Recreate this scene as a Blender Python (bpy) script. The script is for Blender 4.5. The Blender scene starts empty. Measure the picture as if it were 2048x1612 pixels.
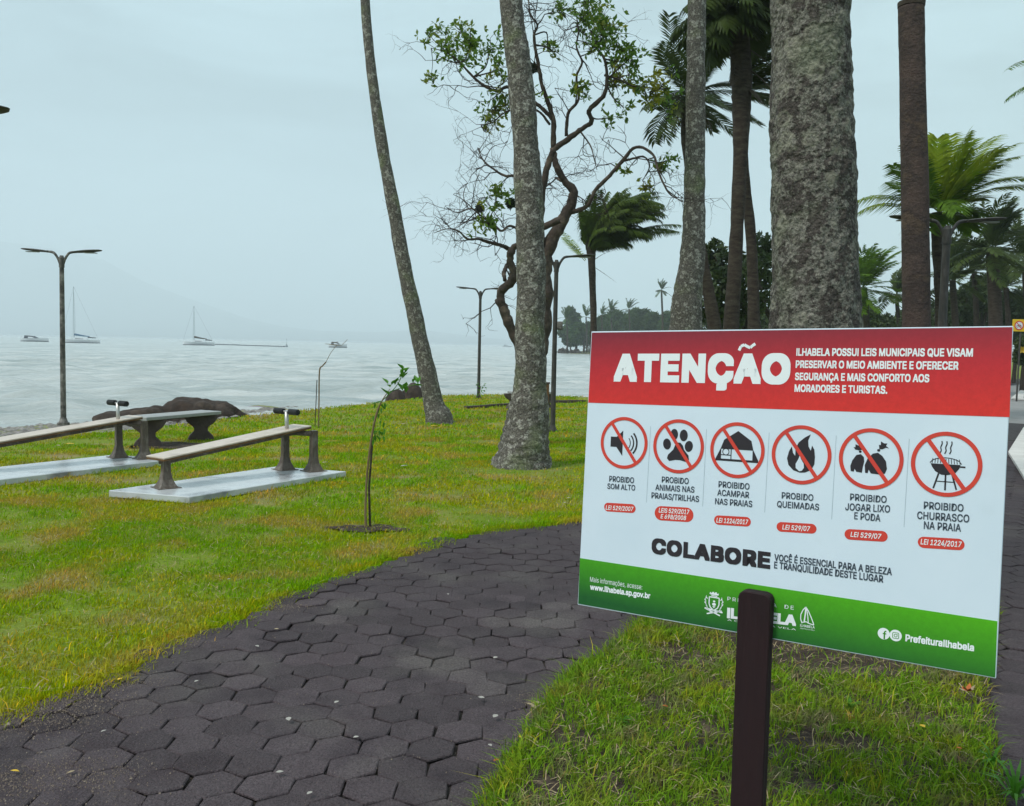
import bpy, bmesh, math, random, os
import numpy as np
from mathutils import Vector, Matrix, noise as mnoise

random.seed(7); RNG = np.random.default_rng(11)
sc = bpy.context.scene
C = sc.collection
# ------------------------------------------------------------------ camera
F = 1800.0; CX, CY = 1024.0, 806.0; EYE = 1.55
PITCH = math.atan((806 - 689.5) / F); ROLL = math.radians(1.2)
fw = Vector((0, math.cos(PITCH), -math.sin(PITCH)))
up0 = Vector((0, math.sin(PITCH), math.cos(PITCH))); r0 = Vector((1, 0, 0))
RT = r0 * math.cos(ROLL) + up0 * math.sin(ROLL)
UP = up0 * math.cos(ROLL) - r0 * math.sin(ROLL)
EYEP = Vector((0, 0, EYE))
cd = bpy.data.cameras.new('camera'); cam = bpy.data.objects.new('camera', cd); C.objects.link(cam)
m = Matrix((RT, UP, -fw)).transposed().to_4x4(); m.translation = EYEP
cam.matrix_world = m
cd.sensor_width = 36; cd.lens = 36 * F / 2048; cd.clip_start = .05; cd.clip_end = 30000
sc.camera = cam
# ------------------------------------------------------------------ world
SUN_EL, SUN_AZ = math.radians(52), math.radians(-128)    # azimuth from +Y, clockwise: behind the camera, to the left
w = bpy.data.worlds.new('World'); sc.world = w; w.use_nodes = True
nt = w.node_tree; N = nt.nodes; L = nt.links
bg = N['Background']; bg.inputs[1].default_value = 0.1
sky = N.new('ShaderNodeTexSky'); sky.sky_type = 'NISHITA'; sky.sun_disc = False
sky.sun_elevation = SUN_EL; sky.sun_rotation = SUN_AZ; sky.air_density = 1.5; sky.dust_density = 4
tc = N.new('ShaderNodeTexCoord'); sp = N.new('ShaderNodeSeparateXYZ'); L.new(tc.outputs['Generated'], sp.inputs[0])
gr = N.new('ShaderNodeValToRGB'); L.new(sp.outputs['Z'], gr.inputs[0])
els = gr.color_ramp.elements
els[0].position = 0.0; els[0].color = (.43, .61, .67, 1)
els[1].position = 1.0; els[1].color = (.86, 1.0, 1.06, 1)
for p_, c_ in ((.06, (.415, .575, .64, 1)), (.2, (.44, .605, .675, 1)), (.4, (.52, .71, .77, 1))):
    e_ = els.new(p_); e_.color = c_
mp = N.new('ShaderNodeMapping'); mp.inputs['Scale'].default_value = (1.6, 1.6, 5.0); mp.inputs['Location'].default_value = (3.1, .4, 1.2)
L.new(tc.outputs['Generated'], mp.inputs[0])
nz = N.new('ShaderNodeTexNoise'); nz.inputs['Scale'].default_value = 1.5; nz.inputs['Detail'].default_value = 7; nz.inputs['Roughness'].default_value = .55; nz.inputs['Distortion'].default_value = .6
L.new(mp.outputs[0], nz.inputs['Vector'])
cl = N.new('ShaderNodeMapRange'); cl.inputs[1].default_value = .36; cl.inputs[2].default_value = .64; cl.inputs[3].default_value = 6.9; cl.inputs[4].default_value = 11.2
L.new(nz.outputs['Fac'], cl.inputs[0])
mu = N.new('ShaderNodeVectorMath'); mu.operation = 'SCALE'; L.new(gr.outputs[0], mu.inputs[0]); L.new(cl.outputs[0], mu.inputs['Scale'])
mx = N.new('ShaderNodeMix'); mx.data_type = 'RGBA'; mx.inputs[0].default_value = .94
L.new(sky.outputs[0], mx.inputs[6]); L.new(mu.outputs[0], mx.inputs[7]); L.new(mx.outputs[2], bg.inputs[0])
sl = bpy.data.lights.new('sun', 'SUN'); sl.energy = 2.2; sl.angle = math.radians(14); sl.color = (1, .97, .92)
so = bpy.data.objects.new('sun', sl); C.objects.link(so)
sd = Vector((math.sin(SUN_AZ) * math.cos(SUN_EL), math.cos(SUN_AZ) * math.cos(SUN_EL), math.sin(SUN_EL)))
so.rotation_euler = sd.to_track_quat('Z', 'Y').to_euler(); so.location = (0, 0, 60)
vs = sc.view_settings; vs.view_transform = 'Standard'; vs.look = 'None'; vs.gamma = 1; vs.exposure = .24; vs.use_curve_mapping = False
sc.cycles.max_bounces = 6; sc.cycles.transparent_max_bounces = 8; sc.cycles.volume_bounces = 2
sc.cycles.use_denoising = True
# ------------------------------------------------------------------ pixel helpers (surveying the photograph)
def ray(px, py): return fw + RT * ((px - CX) / F) - UP * ((py - CY) / F)
def at(px, py, d):                       # the point at distance d (metres along +Y)
    r = ray(px, py); return EYEP + r * (d / r.y)
def G(px, py, z=0.0):                    # the point on the plane z
    r = ray(px, py); return EYEP + r * ((z - EYE) / r.z)
# ------------------------------------------------------------------ object helpers
def link(name, me, mat=None, parent=None, loc=None):
    o = bpy.data.objects.new(name, me); C.objects.link(o)
    if mat is not None and me is not None:
        for mm in (mat if isinstance(mat, (list, tuple)) else [mat]): me.materials.append(mm)
    if parent: o.parent = parent
    if loc is not None: o.location = loc
    return o
def tag(o, label=None, cat=None, group=None, kind=None):
    if label: o['label'] = label
    if cat: o['category'] = cat
    if group: o['group'] = group
    if kind: o['kind'] = kind
    return o
def thing(name, label, cat, loc=(0, 0, 0), group=None, rz=0):
    o = bpy.data.objects.new(name, None); C.objects.link(o); o.location = loc; o.rotation_euler = (0, 0, rz)
    return tag(o, label, cat, group)
class MB:
    def __init__(s): s.v = []; s.f = []
    def quad(s, a, b, c, d):
        n = len(s.v); s.v += [a, b, c, d]; s.f.append((n, n+1, n+2, n+3))
    def box(s, c, d, M=None):            # centre, full sizes
        n = len(s.v)
        for i in (-1, 1):
            for j in (-1, 1):
                for k in (-1, 1):
                    p = Vector((i*d[0]/2, j*d[1]/2, k*d[2]/2))
                    if M: p = M @ p
                    s.v.append(tuple(p + Vector(c)))
        for f in ((0,1,3,2),(4,6,7,5),(0,4,5,1),(2,3,7,6),(0,2,6,4),(1,5,7,3)): s.f.append(tuple(n+q for q in f))
    def tube(s, pts, rad, seg=8, cap=True, jit=0, flat=1.0):
        pts = [Vector(p) for p in pts]; n0 = len(s.v); ref = None
        for i, p in enumerate(pts):
            t = (pts[min(i+1, len(pts)-1)] - pts[max(i-1, 0)]).normalized()
            if ref is None: ref = t.orthogonal().normalized()
            ref = (ref - t * ref.dot(t)).normalized(); b = t.cross(ref)
            r = rad[i] if hasattr(rad, '__len__') else rad
            for k in range(seg):
                a = 2*math.pi*k/seg; rr = r * (1 + (random.uniform(-jit, jit) if jit else 0))
                s.v.append(tuple(p + ref*math.cos(a)*rr + b*math.sin(a)*rr*flat))
        for i in range(len(pts)-1):
            for k in range(seg):
                a = n0+i*seg+k; b2 = n0+i*seg+(k+1) % seg
                s.f.append((a, b2, b2+seg, a+seg))
        if cap:
            s.f.append(tuple(n0+k for k in reversed(range(seg)))); e = n0+(len(pts)-1)*seg
            s.f.append(tuple(e+k for k in range(seg)))
    def prism(s, poly, z0, z1, M=None):
        n = len(s.v); k = len(poly)
        for z in (z0, z1):
            for p in poly:
                q = Vector((p[0], p[1], z));
                if M: q = M @ q
                s.v.append(tuple(q))
        s.f.append(tuple(n+i for i in reversed(range(k)))); s.f.append(tuple(n+k+i for i in range(k)))
        for i in range(k): s.f.append((n+i, n+(i+1) % k, n+k+(i+1) % k, n+k+i))
    def mesh(s, name, smooth=False, bevel=0):
        me = bpy.data.meshes.new(name); me.from_pydata(s.v, [], s.f)
        if bevel:
            bm = bmesh.new(); bm.from_mesh(me); bmesh.ops.remove_doubles(bm, verts=bm.verts, dist=1e-6)
            bmesh.ops.recalc_face_normals(bm, faces=bm.faces)
            bmesh.ops.bevel(bm, geom=list(bm.edges), offset=bevel, segments=1, affect='EDGES'); bm.to_mesh(me); bm.free()
        if smooth: me.polygons.foreach_set('use_smooth', [True]*len(me.polygons))
        me.update(); return me
    def build(s, name, mat, parent=None, smooth=False, bevel=0): return link(name, s.mesh(name, smooth, bevel), mat, parent)
def npmesh(name, V, Fc, nper):
    me = bpy.data.meshes.new(name); V = np.asarray(V, np.float32).reshape(-1, 3); Fc = np.asarray(Fc, np.int32).reshape(-1, nper)
    me.vertices.add(len(V)); me.vertices.foreach_set('co', V.ravel())
    me.loops.add(Fc.size); me.loops.foreach_set('vertex_index', Fc.ravel())
    me.polygons.add(len(Fc)); me.polygons.foreach_set('loop_start', np.arange(0, Fc.size, nper, dtype=np.int32))
    me.update(calc_edges=True); return me
def inside(P, poly):
    x, y = P[:, 0], P[:, 1]; r = np.zeros(len(P), bool); k = len(poly)
    for i in range(k):
        x1, y1 = poly[i][:2]; x2, y2 = poly[(i+1) % k][:2]
        c = (y1 > y) != (y2 > y)
        with np.errstate(divide='ignore', invalid='ignore'): r ^= c & (x < (x2-x1)*(y-y1)/(y2-y1+1e-12)+x1)
    return r
def edgedist(P, poly, closed=True):
    d = np.full(len(P), 1e9); k = len(poly)
    for i in range(k if closed else k-1):
        a = np.array(poly[i][:2]); b = np.array(poly[(i+1) % k][:2]); ab = b-a
        t = np.clip(((P-a) @ ab)/(ab @ ab+1e-12), 0, 1); q = a+t[:, None]*ab
        d = np.minimum(d, np.hypot(P[:, 0]-q[:, 0], P[:, 1]-q[:, 1]))
    return d
# ------------------------------------------------------------------ materials
def M(name, cols, scale=5, rough=.8, bump=0, bscale=None, detail=5, metal=0, spec=.3, stretch=(1, 1, 1), rand=0, nrough=.6, trans=0, attr=None, second=None, vor=False, grain=None):
    ma = bpy.data.materials.new(name); ma.use_nodes = True; nt = ma.node_tree; N = nt.nodes; L = nt.links
    b = N['Principled BSDF']; b.inputs['Roughness'].default_value = rough; b.inputs['Metallic'].default_value = metal
    b.inputs['Specular IOR Level'].default_value = spec
    ge = N.new('ShaderNodeNewGeometry'); mp = N.new('ShaderNodeMapping'); mp.inputs['Scale'].default_value = stretch
    L.new(ge.outputs['Position'], mp.inputs[0])
    if len(cols) == 1: cols = [cols[0], tuple(c*.85 for c in cols[0])]
    nz = N.new('ShaderNodeTexNoise'); nz.inputs['Scale'].default_value = scale; nz.inputs['Detail'].default_value = detail; nz.inputs['Roughness'].default_value = nrough
    L.new(mp.outputs[0], nz.inputs['Vector'])
    rp = N.new('ShaderNodeValToRGB'); el = rp.color_ramp.elements; k = len(cols)
    for i, c in enumerate(cols):
        p = .3+.4*i/(k-1)
        if i < 2: e = el[i]; e.position = p
        else: e = el.new(p)
        e.color = (*c[:3], 1)
    L.new(nz.outputs['Fac'], rp.inputs[0]); out = rp.outputs[0]
    if second:                              # (colour, scale, lo, hi, factor)
        n2 = N.new('ShaderNodeTexNoise'); n2.inputs['Scale'].default_value = second[1]; n2.inputs['Detail'].default_value = 4; L.new(mp.outputs[0], n2.inputs['Vector'])
        mr = N.new('ShaderNodeMapRange'); mr.inputs[1].default_value = second[2]; mr.inputs[2].default_value = second[3]; mr.inputs[4].default_value = second[4]
        L.new(n2.outputs['Fac'], mr.inputs[0]); mm = N.new('ShaderNodeMix'); mm.data_type = 'RGBA'; L.new(mr.outputs[0], mm.inputs[0]); L.new(out, mm.inputs[6]); mm.inputs[7].default_value = (*second[0], 1); out = mm.outputs[2]
    if grain:
        n4 = N.new('ShaderNodeTexNoise'); n4.inputs['Scale'].default_value = grain[0]; n4.inputs['Detail'].default_value = 3; n4.inputs['Roughness'].default_value = .8; L.new(mp.outputs[0], n4.inputs['Vector'])
        m4 = N.new('ShaderNodeMapRange'); m4.inputs[1].default_value = .25; m4.inputs[2].default_value = .75; m4.inputs[3].default_value = 1-grain[1]; m4.inputs[4].default_value = 1+grain[1]; L.new(n4.outputs['Fac'], m4.inputs[0])
        v4 = N.new('ShaderNodeVectorMath'); v4.operation = 'SCALE'; L.new(out, v4.inputs[0]); L.new(m4.outputs[0], v4.inputs['Scale']); out = v4.outputs[0]
    if attr:
        at_ = N.new('ShaderNodeAttribute'); at_.attribute_name = attr; mm = N.new('ShaderNodeMix'); mm.data_type = 'RGBA'; mm.blend_type = 'MULTIPLY'; mm.inputs[0].default_value = 1
        L.new(out, mm.inputs[6]); L.new(at_.outputs['Color'], mm.inputs[7]); out = mm.outputs[2]
    if rand:
        oi = N.new('ShaderNodeObjectInfo'); mr = N.new('ShaderNodeMapRange'); mr.inputs[3].default_value = 1-rand; mr.inputs[4].default_value = 1+rand
        L.new(oi.outputs['Random'], mr.inputs[0]); vm = N.new('ShaderNodeVectorMath'); vm.operation = 'SCALE'; L.new(out, vm.inputs[0]); L.new(mr.outputs[0], vm.inputs['Scale']); out = vm.outputs[0]
    L.new(out, b.inputs['Base Color'])
    if bump:
        bn = N.new('ShaderNodeBump'); bn.inputs['Strength'].default_value = min(1, bump); bn.inputs['Distance'].default_value = .02*max(1, bump)
        n3 = N.new('ShaderNodeTexVoronoi' if vor else 'ShaderNodeTexNoise'); n3.inputs['Scale'].default_value = bscale or scale*4
        if not vor: n3.inputs['Detail'].default_value = 6
        L.new(mp.outputs[0], n3.inputs['Vector']); L.new(n3.outputs[0], bn.inputs['Height']); L.new(bn.outputs[0], b.inputs['Normal'])
    if trans:
        tr = N.new('ShaderNodeBsdfTranslucent'); L.new(out, tr.inputs[0]); ms = N.new('ShaderNodeMixShader'); ms.inputs[0].default_value = trans
        L.new(b.outputs[0], ms.inputs[1]); L.new(tr.outputs[0], ms.inputs[2]); L.new(ms.outputs[0], N['Material Output'].inputs[0])
    return ma
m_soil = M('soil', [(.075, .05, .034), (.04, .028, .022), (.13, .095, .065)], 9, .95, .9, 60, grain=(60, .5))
m_lawn = M('lawn_ground', [(.20, .20, .03), (.14, .21, .01), (.24, .22, .04)], .9, .95, .8, 60, second=((.26, .19, .10), 1.5, .52, .68, .7), grain=(30, .35), attr='zone')
m_grass = M('grass_blade', [(.40, .33, .012), (.17, .36, .002), (.36, .37, .005), (.17, .36, .004)], .75, .9, attr='tint', trans=.3, second=((.43, .31, .06), 1.5, .49, .66, .72), spec=.04)
m_igrass = M('island_grass', [(.27, .26, .04), (.15, .30, .012), (.29, .30, .02)], 3.2, .85, spec=.1, attr='tint', trans=.3, second=((.22, .19, .11), 6, .52, .66, .8))
m_paver = M('paver_stone', [(.054, .039, .044), (.072, .056, .061), (.044, .033, .038)], 3, .9, .8, 110, rand=.22, second=((.13, .118, .105), 1.6, .52, .72, .55), grain=(95, .55))
m_pavebase = M('paver_joint', [(.020, .015, .015), (.055, .045, .036)], 5, .95, .5, 80)
m_asph = M('dark_paving', [(.038, .033, .036), (.055, .048, .05), (.03, .027, .028)], 4, .85, .5, 90)
m_road = M('road_surface', [(.20, .20, .195), (.27, .265, .26)], 1.5, .8)
m_conc = M('wet_concrete', [(.44, .46, .48), (.55, .57, .58), (.22, .23, .25)], 1.8, .14, .15, 40, spec=.5)
m_conc2 = M('kerb_concrete', [(.62, .60, .57), (.50, .48, .45)], 4, .8, .2, 40)
m_darkconc = M('stained_concrete', [(.10, .075, .065), (.06, .045, .04)], 7, .85, .5, 30)
m_seat = M('grey_seat', [(.36, .36, .36), (.28, .28, .27)], 5, .45, .2, 50)
m_board = M('board_laminate', [(.47, .38, .30), (.56, .47, .39), (.36, .28, .22)], 3, .35, spec=.5)
m_boardedge = M('board_edge', [(.20, .10, .03), (.12, .06, .03), (.26, .15, .05)], 9, .6)
m_steel = M('weathered_leg_paint', [(.14, .115, .095), (.09, .068, .052), (.20, .17, .145)], 12, .5, .2, 60, stretch=(1, 1, .5))
m_chrome = M('bare_steel', [(.55, .55, .53), (.45, .44, .42)], 10, .35, metal=.6)
m_black = M('black_foam', [(.012, .014, .016), (.02, .022, .024)], 20, .7)
m_lamp = M('lamp_paint', [(.035, .035, .035), (.055, .05, .045), (.09, .085, .08)], 6, .6, stretch=(3, 3, 1))
m_lampsp = M('speckled_lamp_paint', [(.02, .02, .022), (.12, .11, .10), (.30, .28, .26)], 9, .7, .4, 40)
m_rock = M('shore_rock', [(.055, .036, .027), (.03, .022, .018), (.09, .066, .05)], 3, .9, .9, 14)
m_bark = M('lichen_bark', [(.045, .037, .03), (.15, .14, .12), (.07, .06, .05), (.31, .30, .26), (.12, .11, .09)], 12, .95, 1, 34, detail=8, nrough=.7, second=((.15, .18, .08), 2.2, .54, .68, .55), grain=(40, .8))
m_barkbig = M('thick_lichen_bark', [(.035, .026, .023), (.09, .078, .068), (.045, .036, .032), (.20, .19, .16), (.045, .036, .032), (.40, .39, .33)], 12, .95, 1.3, 42, detail=9, nrough=.75, second=((.15, .165, .11), 3.5, .52, .68, .6), grain=(55, .75))
def rings(ma):                              # crusty lichen discs with pale rims
    nt = ma.node_tree; N = nt.nodes; L = nt.links; b = N['Principled BSDF']; old = b.inputs['Base Color'].links[0].from_socket
    ge = N.new('ShaderNodeNewGeometry'); nz = N.new('ShaderNodeTexNoise'); nz.inputs['Scale'].default_value = 22; nz.inputs['Detail'].default_value = 4; L.new(ge.outputs['Position'], nz.inputs['Vector'])
    sc1 = N.new('ShaderNodeVectorMath'); sc1.operation = 'SCALE'; sc1.inputs['Scale'].default_value = .07; L.new(nz.outputs['Color'], sc1.inputs[0])
    ad = N.new('ShaderNodeVectorMath'); ad.operation = 'ADD'; L.new(ge.outputs['Position'], ad.inputs[0]); L.new(sc1.outputs[0], ad.inputs[1])
    vo = N.new('ShaderNodeTexVoronoi'); vo.inputs['Scale'].default_value = 9; L.new(ad.outputs[0], vo.inputs['Vector'])
    rp = N.new('ShaderNodeValToRGB'); e = rp.color_ramp.elements; e[0].position = .0; e[0].color = (.25, .25, .25, 1); e[1].position = .46; e[1].color = (0, 0, 0, 1)
    for p_, v_ in ((.2, .12), (.30, .75), (.38, .35)): q = e.new(p_); q.color = (v_, v_, v_, 1)
    L.new(vo.outputs['Distance'], rp.inputs[0]); sx = N.new('ShaderNodeSeparateColor'); L.new(vo.outputs['Color'], sx.inputs[0])
    gt = N.new('ShaderNodeMapRange'); gt.inputs[1].default_value = .35; gt.inputs[2].default_value = .75; L.new(sx.outputs[0], gt.inputs[0])
    ml = N.new('ShaderNodeMath'); ml.operation = 'MULTIPLY'; L.new(rp.outputs[0], ml.inputs[0]); L.new(gt.outputs[0], ml.inputs[1])
    mm = N.new('ShaderNodeMix'); mm.data_type = 'RGBA'; L.new(ml.outputs[0], mm.inputs[0]); L.new(old, mm.inputs[6]); mm.inputs[7].default_value = (.27, .26, .20, 1); L.new(mm.outputs[2], b.inputs['Base Color'])
rings(m_barkbig)
m_barkdark = M('dark_bark', [(.022, .016, .013), (.048, .036, .027), (.07, .058, .044)], 6, .95, .8, 30, stretch=(1, 1, 3), grain=(50, .4))
m_barkbr = M('brown_post_bark', [(.055, .036, .032), (.075, .052, .044), (.045, .033, .03), (.095, .065, .045)], 3, .95, .8, 26, stretch=(1, 1, 1.3), grain=(60, .5))
m_limb = M('gnarled_bark', [(.085, .062, .048), (.05, .038, .031), (.16, .12, .09)], 5, .9, .6, 30)
m_twig = M('twig_bark', [(.05, .038, .033), (.035, .028, .025)], 5, .9)
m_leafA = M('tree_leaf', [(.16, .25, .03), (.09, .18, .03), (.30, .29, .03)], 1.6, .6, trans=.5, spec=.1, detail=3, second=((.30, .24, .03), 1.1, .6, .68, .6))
m_epi = M('epiphyte', [(.05, .07, .045), (.03, .04, .03)], 9, .9)
m_frond = M('frond_green', [(.045, .10, .008), (.09, .17, .01), (.025, .05, .008)], 2.2, .45, spec=.08, trans=.3, detail=3)
m_frondb = M('frond_bright', [(.11, .20, .006), (.20, .26, .015), (.05, .10, .008)], 1.6, .45, spec=.08, trans=.35, detail=3)
m_frondd = M('frond_dark', [(.03, .05, .016), (.055, .08, .02), (.022, .032, .014)], 1.2, .5, spec=.08, trans=.2, detail=3)
m_frondg = M('frond_olive', [(.03, .044, .012), (.06, .095, .012), (.026, .036, .012)], 1.5, .5, spec=.08, trans=.25, detail=3)
m_dry = M('frond_dry', [(.07, .05, .03), (.04, .03, .022)], 3, .8)
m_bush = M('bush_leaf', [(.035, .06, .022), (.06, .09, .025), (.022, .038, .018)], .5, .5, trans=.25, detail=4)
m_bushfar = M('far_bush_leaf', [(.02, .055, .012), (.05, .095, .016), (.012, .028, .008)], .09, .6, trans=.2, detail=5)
m_wht = M('white_print', [(.61, .71, .81), (.66, .75, .85)], 4, .5, spec=.3, second=((.50, .58, .64), 7, .60, .78, .35))
m_letter = M('white_lettering', [(.80, .84, .87), (.77, .81, .84)], 2, .55)
m_ink = M('black_ink', [(.022, .018, .024), (.03, .026, .032)], 8, .6)
m_inkb = M('slate_ink', [(.045, .06, .085), (.06, .075, .10)], 8, .6)
m_redink = M('red_ink', [(.66, .06, .035), (.58, .05, .04)], 14, .55)
m_line = M('thin_line_ink', [(.33, .42, .47), (.36, .45, .5)], 8, .6)
m_postw = M('dark_post_wood', [(.014, .007, .009), (.022, .009, .011), (.010, .006, .008)], 6, .8, .3, 40, stretch=(1, 1, .15))
m_hull = M('white_hull', [(.72, .74, .75), (.65, .67, .68)], .5, .4)
m_dkhull = M('dark_trim', [(.05, .06, .08), (.09, .09, .10)], .6, .6)
m_bluecv = M('blue_sail_cover', [(.04, .12, .20), (.03, .09, .16)], .6, .7)
m_mast = M('mast_metal', [(.22, .25, .27), (.3, .33, .35)], .5, .5)
m_yel = M('yellow_board', [(.75, .50, .02), (.68, .44, .02)], 3, .6)
m_petal = M('pale_petal', [(.42, .40, .36), (.3, .28, .25)], 40, .7)
m_leafy = M('yellow_leaf', [(.62, .42, .03), (.5, .3, .03)], 40, .6)
m_leafo = M('orange_leaf', [(.50, .14, .02), (.32, .07, .02)], 40, .6)
m_leafd = M('dry_leaf', [(.38, .31, .2), (.26, .2, .12)], 40, .8)
m_sap = M('sapling_leaf', [(.10, .30, .02), (.07, .20, .02)], 12, .45, trans=.35)
m_stem = M('sapling_stem', [(.22, .15, .08), (.14, .10, .05)], 12, .8)
m_hill = M('far_hill', [(.05, .08, .07), (.04, .065, .06)], .01, .9)
m_sand = M('beach_sand', [(.20, .185, .165), (.13, .12, .11)], 4, .95, .4, 30)
def water_mat():
    ma = bpy.data.materials.new('sea_water'); ma.use_nodes = True; nt = ma.node_tree; N = nt.nodes; L = nt.links
    b = N['Principled BSDF']; b.inputs['Roughness'].default_value = .22; b.inputs['IOR'].default_value = 1.33
    ge = N.new('ShaderNodeNewGeometry'); mp = N.new('ShaderNodeMapping'); mp.inputs['Scale'].default_value = (.45, 1.0, 1)
    L.new(ge.outputs['Position'], mp.inputs[0])
    n1 = N.new('ShaderNodeTexNoise'); n1.inputs['Scale'].default_value = 1.1; n1.inputs['Detail'].default_value = 9; n1.inputs['Roughness'].default_value = .68; L.new(mp.outputs[0], n1.inputs[0])
    bn = N.new('ShaderNodeBump'); bn.inputs['Strength'].default_value = 1; bn.inputs['Distance'].default_value = .42; L.new(n1.outputs[0], bn.inputs['Height']); L.new(bn.outputs[0], b.inputs['Normal'])
    n2 = N.new('ShaderNodeTexNoise'); n2.inputs['Scale'].default_value = .22; n2.inputs['Detail'].default_value = 9; n2.inputs['Roughness'].default_value = .72
    mp2 = N.new('ShaderNodeMapping'); mp2.inputs['Scale'].default_value = (.3, 1.2, 1); L.new(ge.outputs['Position'], mp2.inputs[0]); L.new(mp2.outputs[0], n2.inputs[0])
    rp = N.new('ShaderNodeValToRGB'); e = rp.color_ramp.elements; e[0].position = .36; e[0].color = (.30, .35, .34, 1); e[1].position = .60; e[1].color = (.58, .60, .58, 1)
    L.new(n2.outputs[0], rp.inputs[0]); L.new(rp.outputs[0], b.inputs['Base Color'])
    return ma
m_sea = water_mat()
# ================================================================== SETTING
LAWN = [(-90, 9), (-30, 11.5), (-12, 12.6), (-7.5, 13.4), (-6.4, 14.6), (-5.9, 16.2), (-5.4, 17.9), (-4.4, 20.6), (-3.4, 23.2), (-1.9, 27.0), (-.4, 27.8), (2.4, 27.8), (6, 29.5), (9, 33),
        (13, 50), (19, 90), (30, 150), (34, 200), (27, 245), (19, 262), (18, 274), (24, 288), (60, 310), (200, 420), (700, 900), (1500, 900), (1500, -60), (-90, -60)]
g2 = lambda px, py: tuple(G(px, py))[:2]
PL = [(-3.3, 1.0), (-2.6, 2.6)]+[g2(*q) for q in ((0, 1448), (60, 1425), (120, 1398), (200, 1380), (245, 1362), (262, 1335), (330, 1295), (420, 1262), (500, 1232), (560, 1205), (640, 1175), (720, 1143), (800, 1115), (880, 1088), (960, 1070), (1060, 1056), (1160, 1045))]
PL += [(1.5, 8.5), (2.6, 9.2), (3.9, 10.6), (5.4, 14), (8, 20), (16, 36), (60, 95), (60, .2), (-3.3, .2)]
def axis(segs):
    o = []
    for a, b, n in segs: o += list(np.linspace(a, b, n, endpoint=False))
    return np.array(o+[segs[-1][1]])
xs = axis([(-90, -20, 20), (-20, -11, 30), (-11, 4, 110), (4, 40, 90), (40, 200, 30), (200, 1500, 20)])
ys = axis([(-20, 2, 12), (2, 11, 40), (11, 31, 130), (31, 60, 40), (60, 320, 110), (320, 900, 20)])
XX, YY = np.meshgrid(xs, ys); P = np.stack([XX.ravel(), YY.ravel()], 1)
ins = inside(P, LAWN); dd = edgedist(P, LAWN)
bw = np.interp(P[:, 0], [-8.5, -5.0], [7.0, 1.6]); bw = np.where(P[:, 1] > 60, 5.0, bw)
wob = np.array([mnoise.noise(Vector((x*.7, y*.7, 0)))*.012+mnoise.noise(Vector((x*.15, y*.15, 3)))*.02 for x, y in P])
Z = np.where(ins, -.012+(wob+.012)*np.clip(dd/.8, 0, 1)*np.where(inside(P, PL), 0, np.clip(edgedist(P, PL)/.6, 0, 1)), np.maximum(-dd/bw*.62, -2.5))
nx = len(xs); ii, jj = np.meshgrid(np.arange(len(ys)-1), np.arange(nx-1), indexing='ij'); a0 = (ii*nx+jj).ravel()
me = npmesh('ground', np.c_[P, Z], np.stack([a0, a0+1, a0+nx+1, a0+nx], 1), 4)
me.polygons.foreach_set('use_smooth', np.ones(len(me.polygons), bool))
col = me.color_attributes.new('zone', 'FLOAT_COLOR', 'POINT')
bz = np.clip(np.where(ins, 1-dd/.35, 1), 0, 1); cc = np.ones((len(P), 4), np.float32)
cc[:, 0] = 1+bz*.25; cc[:, 1] = 1+bz*.05; cc[:, 2] = 1+bz*3.2
col.data.foreach_set('color', cc.ravel())
tag(link('ground', me, m_lawn), kind='structure')
# sea
ax = axis([(-4500, -300, 25), (-300, -60, 60), (-60, 60, 260), (60, 400, 60), (400, 4500, 12)])
ay = axis([(9, 40, 160), (40, 90, 130), (90, 300, 160), (300, 1200, 60), (1200, 6700, 14)])
XX, YY = np.meshgrid(ax, ay); x, y = XX.ravel(), YY.ravel(); sc_ = np.clip(1-(y-60)/240, 0, 1)
z = np.zeros_like(x)
for k in range(14):
    th = RNG.uniform(-.9, .9)+.4; lam = RNG.uniform(.9, 5); ph = RNG.uniform(0, 7)
    z += .017*lam**.5*np.sin((x*math.sin(th)+y*math.cos(th))*2*math.pi/lam+ph+1.2*np.sin(x*.13+k)+np.sin(y*.17+2*k))
z = -.6+z*sc_; nx = len(ax); ii, jj = np.meshgrid(np.arange(len(ay)-1), np.arange(nx-1), indexing='ij'); a0 = (ii*nx+jj).ravel()
me = npmesh('sea', np.c_[x, y, z], np.stack([a0, a0+1, a0+nx+1, a0+nx], 1), 4); me.polygons.foreach_set('use_smooth', np.ones(len(me.polygons), bool))
tag(link('sea', me, m_sea), kind='structure')
# far hill across the channel
prof = [(-300, 470), (-100, 474), (40, 486), (120, 500), (200, 521), (280, 560), (360, 590), (430, 615), (500, 638), (560, 652), (640, 662), (760, 664), (850, 660), (940, 672), (1020, 680), (1060, 690)]
v, f = [], []
for i, (px, py) in enumerate(prof):
    for k, (d, s) in enumerate(((5000, 0), (5300, .72), (5600, 1), (6500, .0))):
        top = at(px, py, 5600); hz = top.z*(s) + (1-s)*(-1); xx = top.x*d/5600
        v.append((xx, d+60*math.sin(i*1.3+k), hz*(1+.02*math.sin(i*2.1+k*3))if s else -1))
for i in range(len(prof)-1):
    for k in range(3): f.append((i*4+k, i*4+4+k, i*4+5+k, i*4+1+k))
me = bpy.data.meshes.new('hill'); me.from_pydata(v, [], f); me.polygons.foreach_set('use_smooth', [True]*len(f))
tag(link('hill', me, m_hill), kind='structure')
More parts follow.
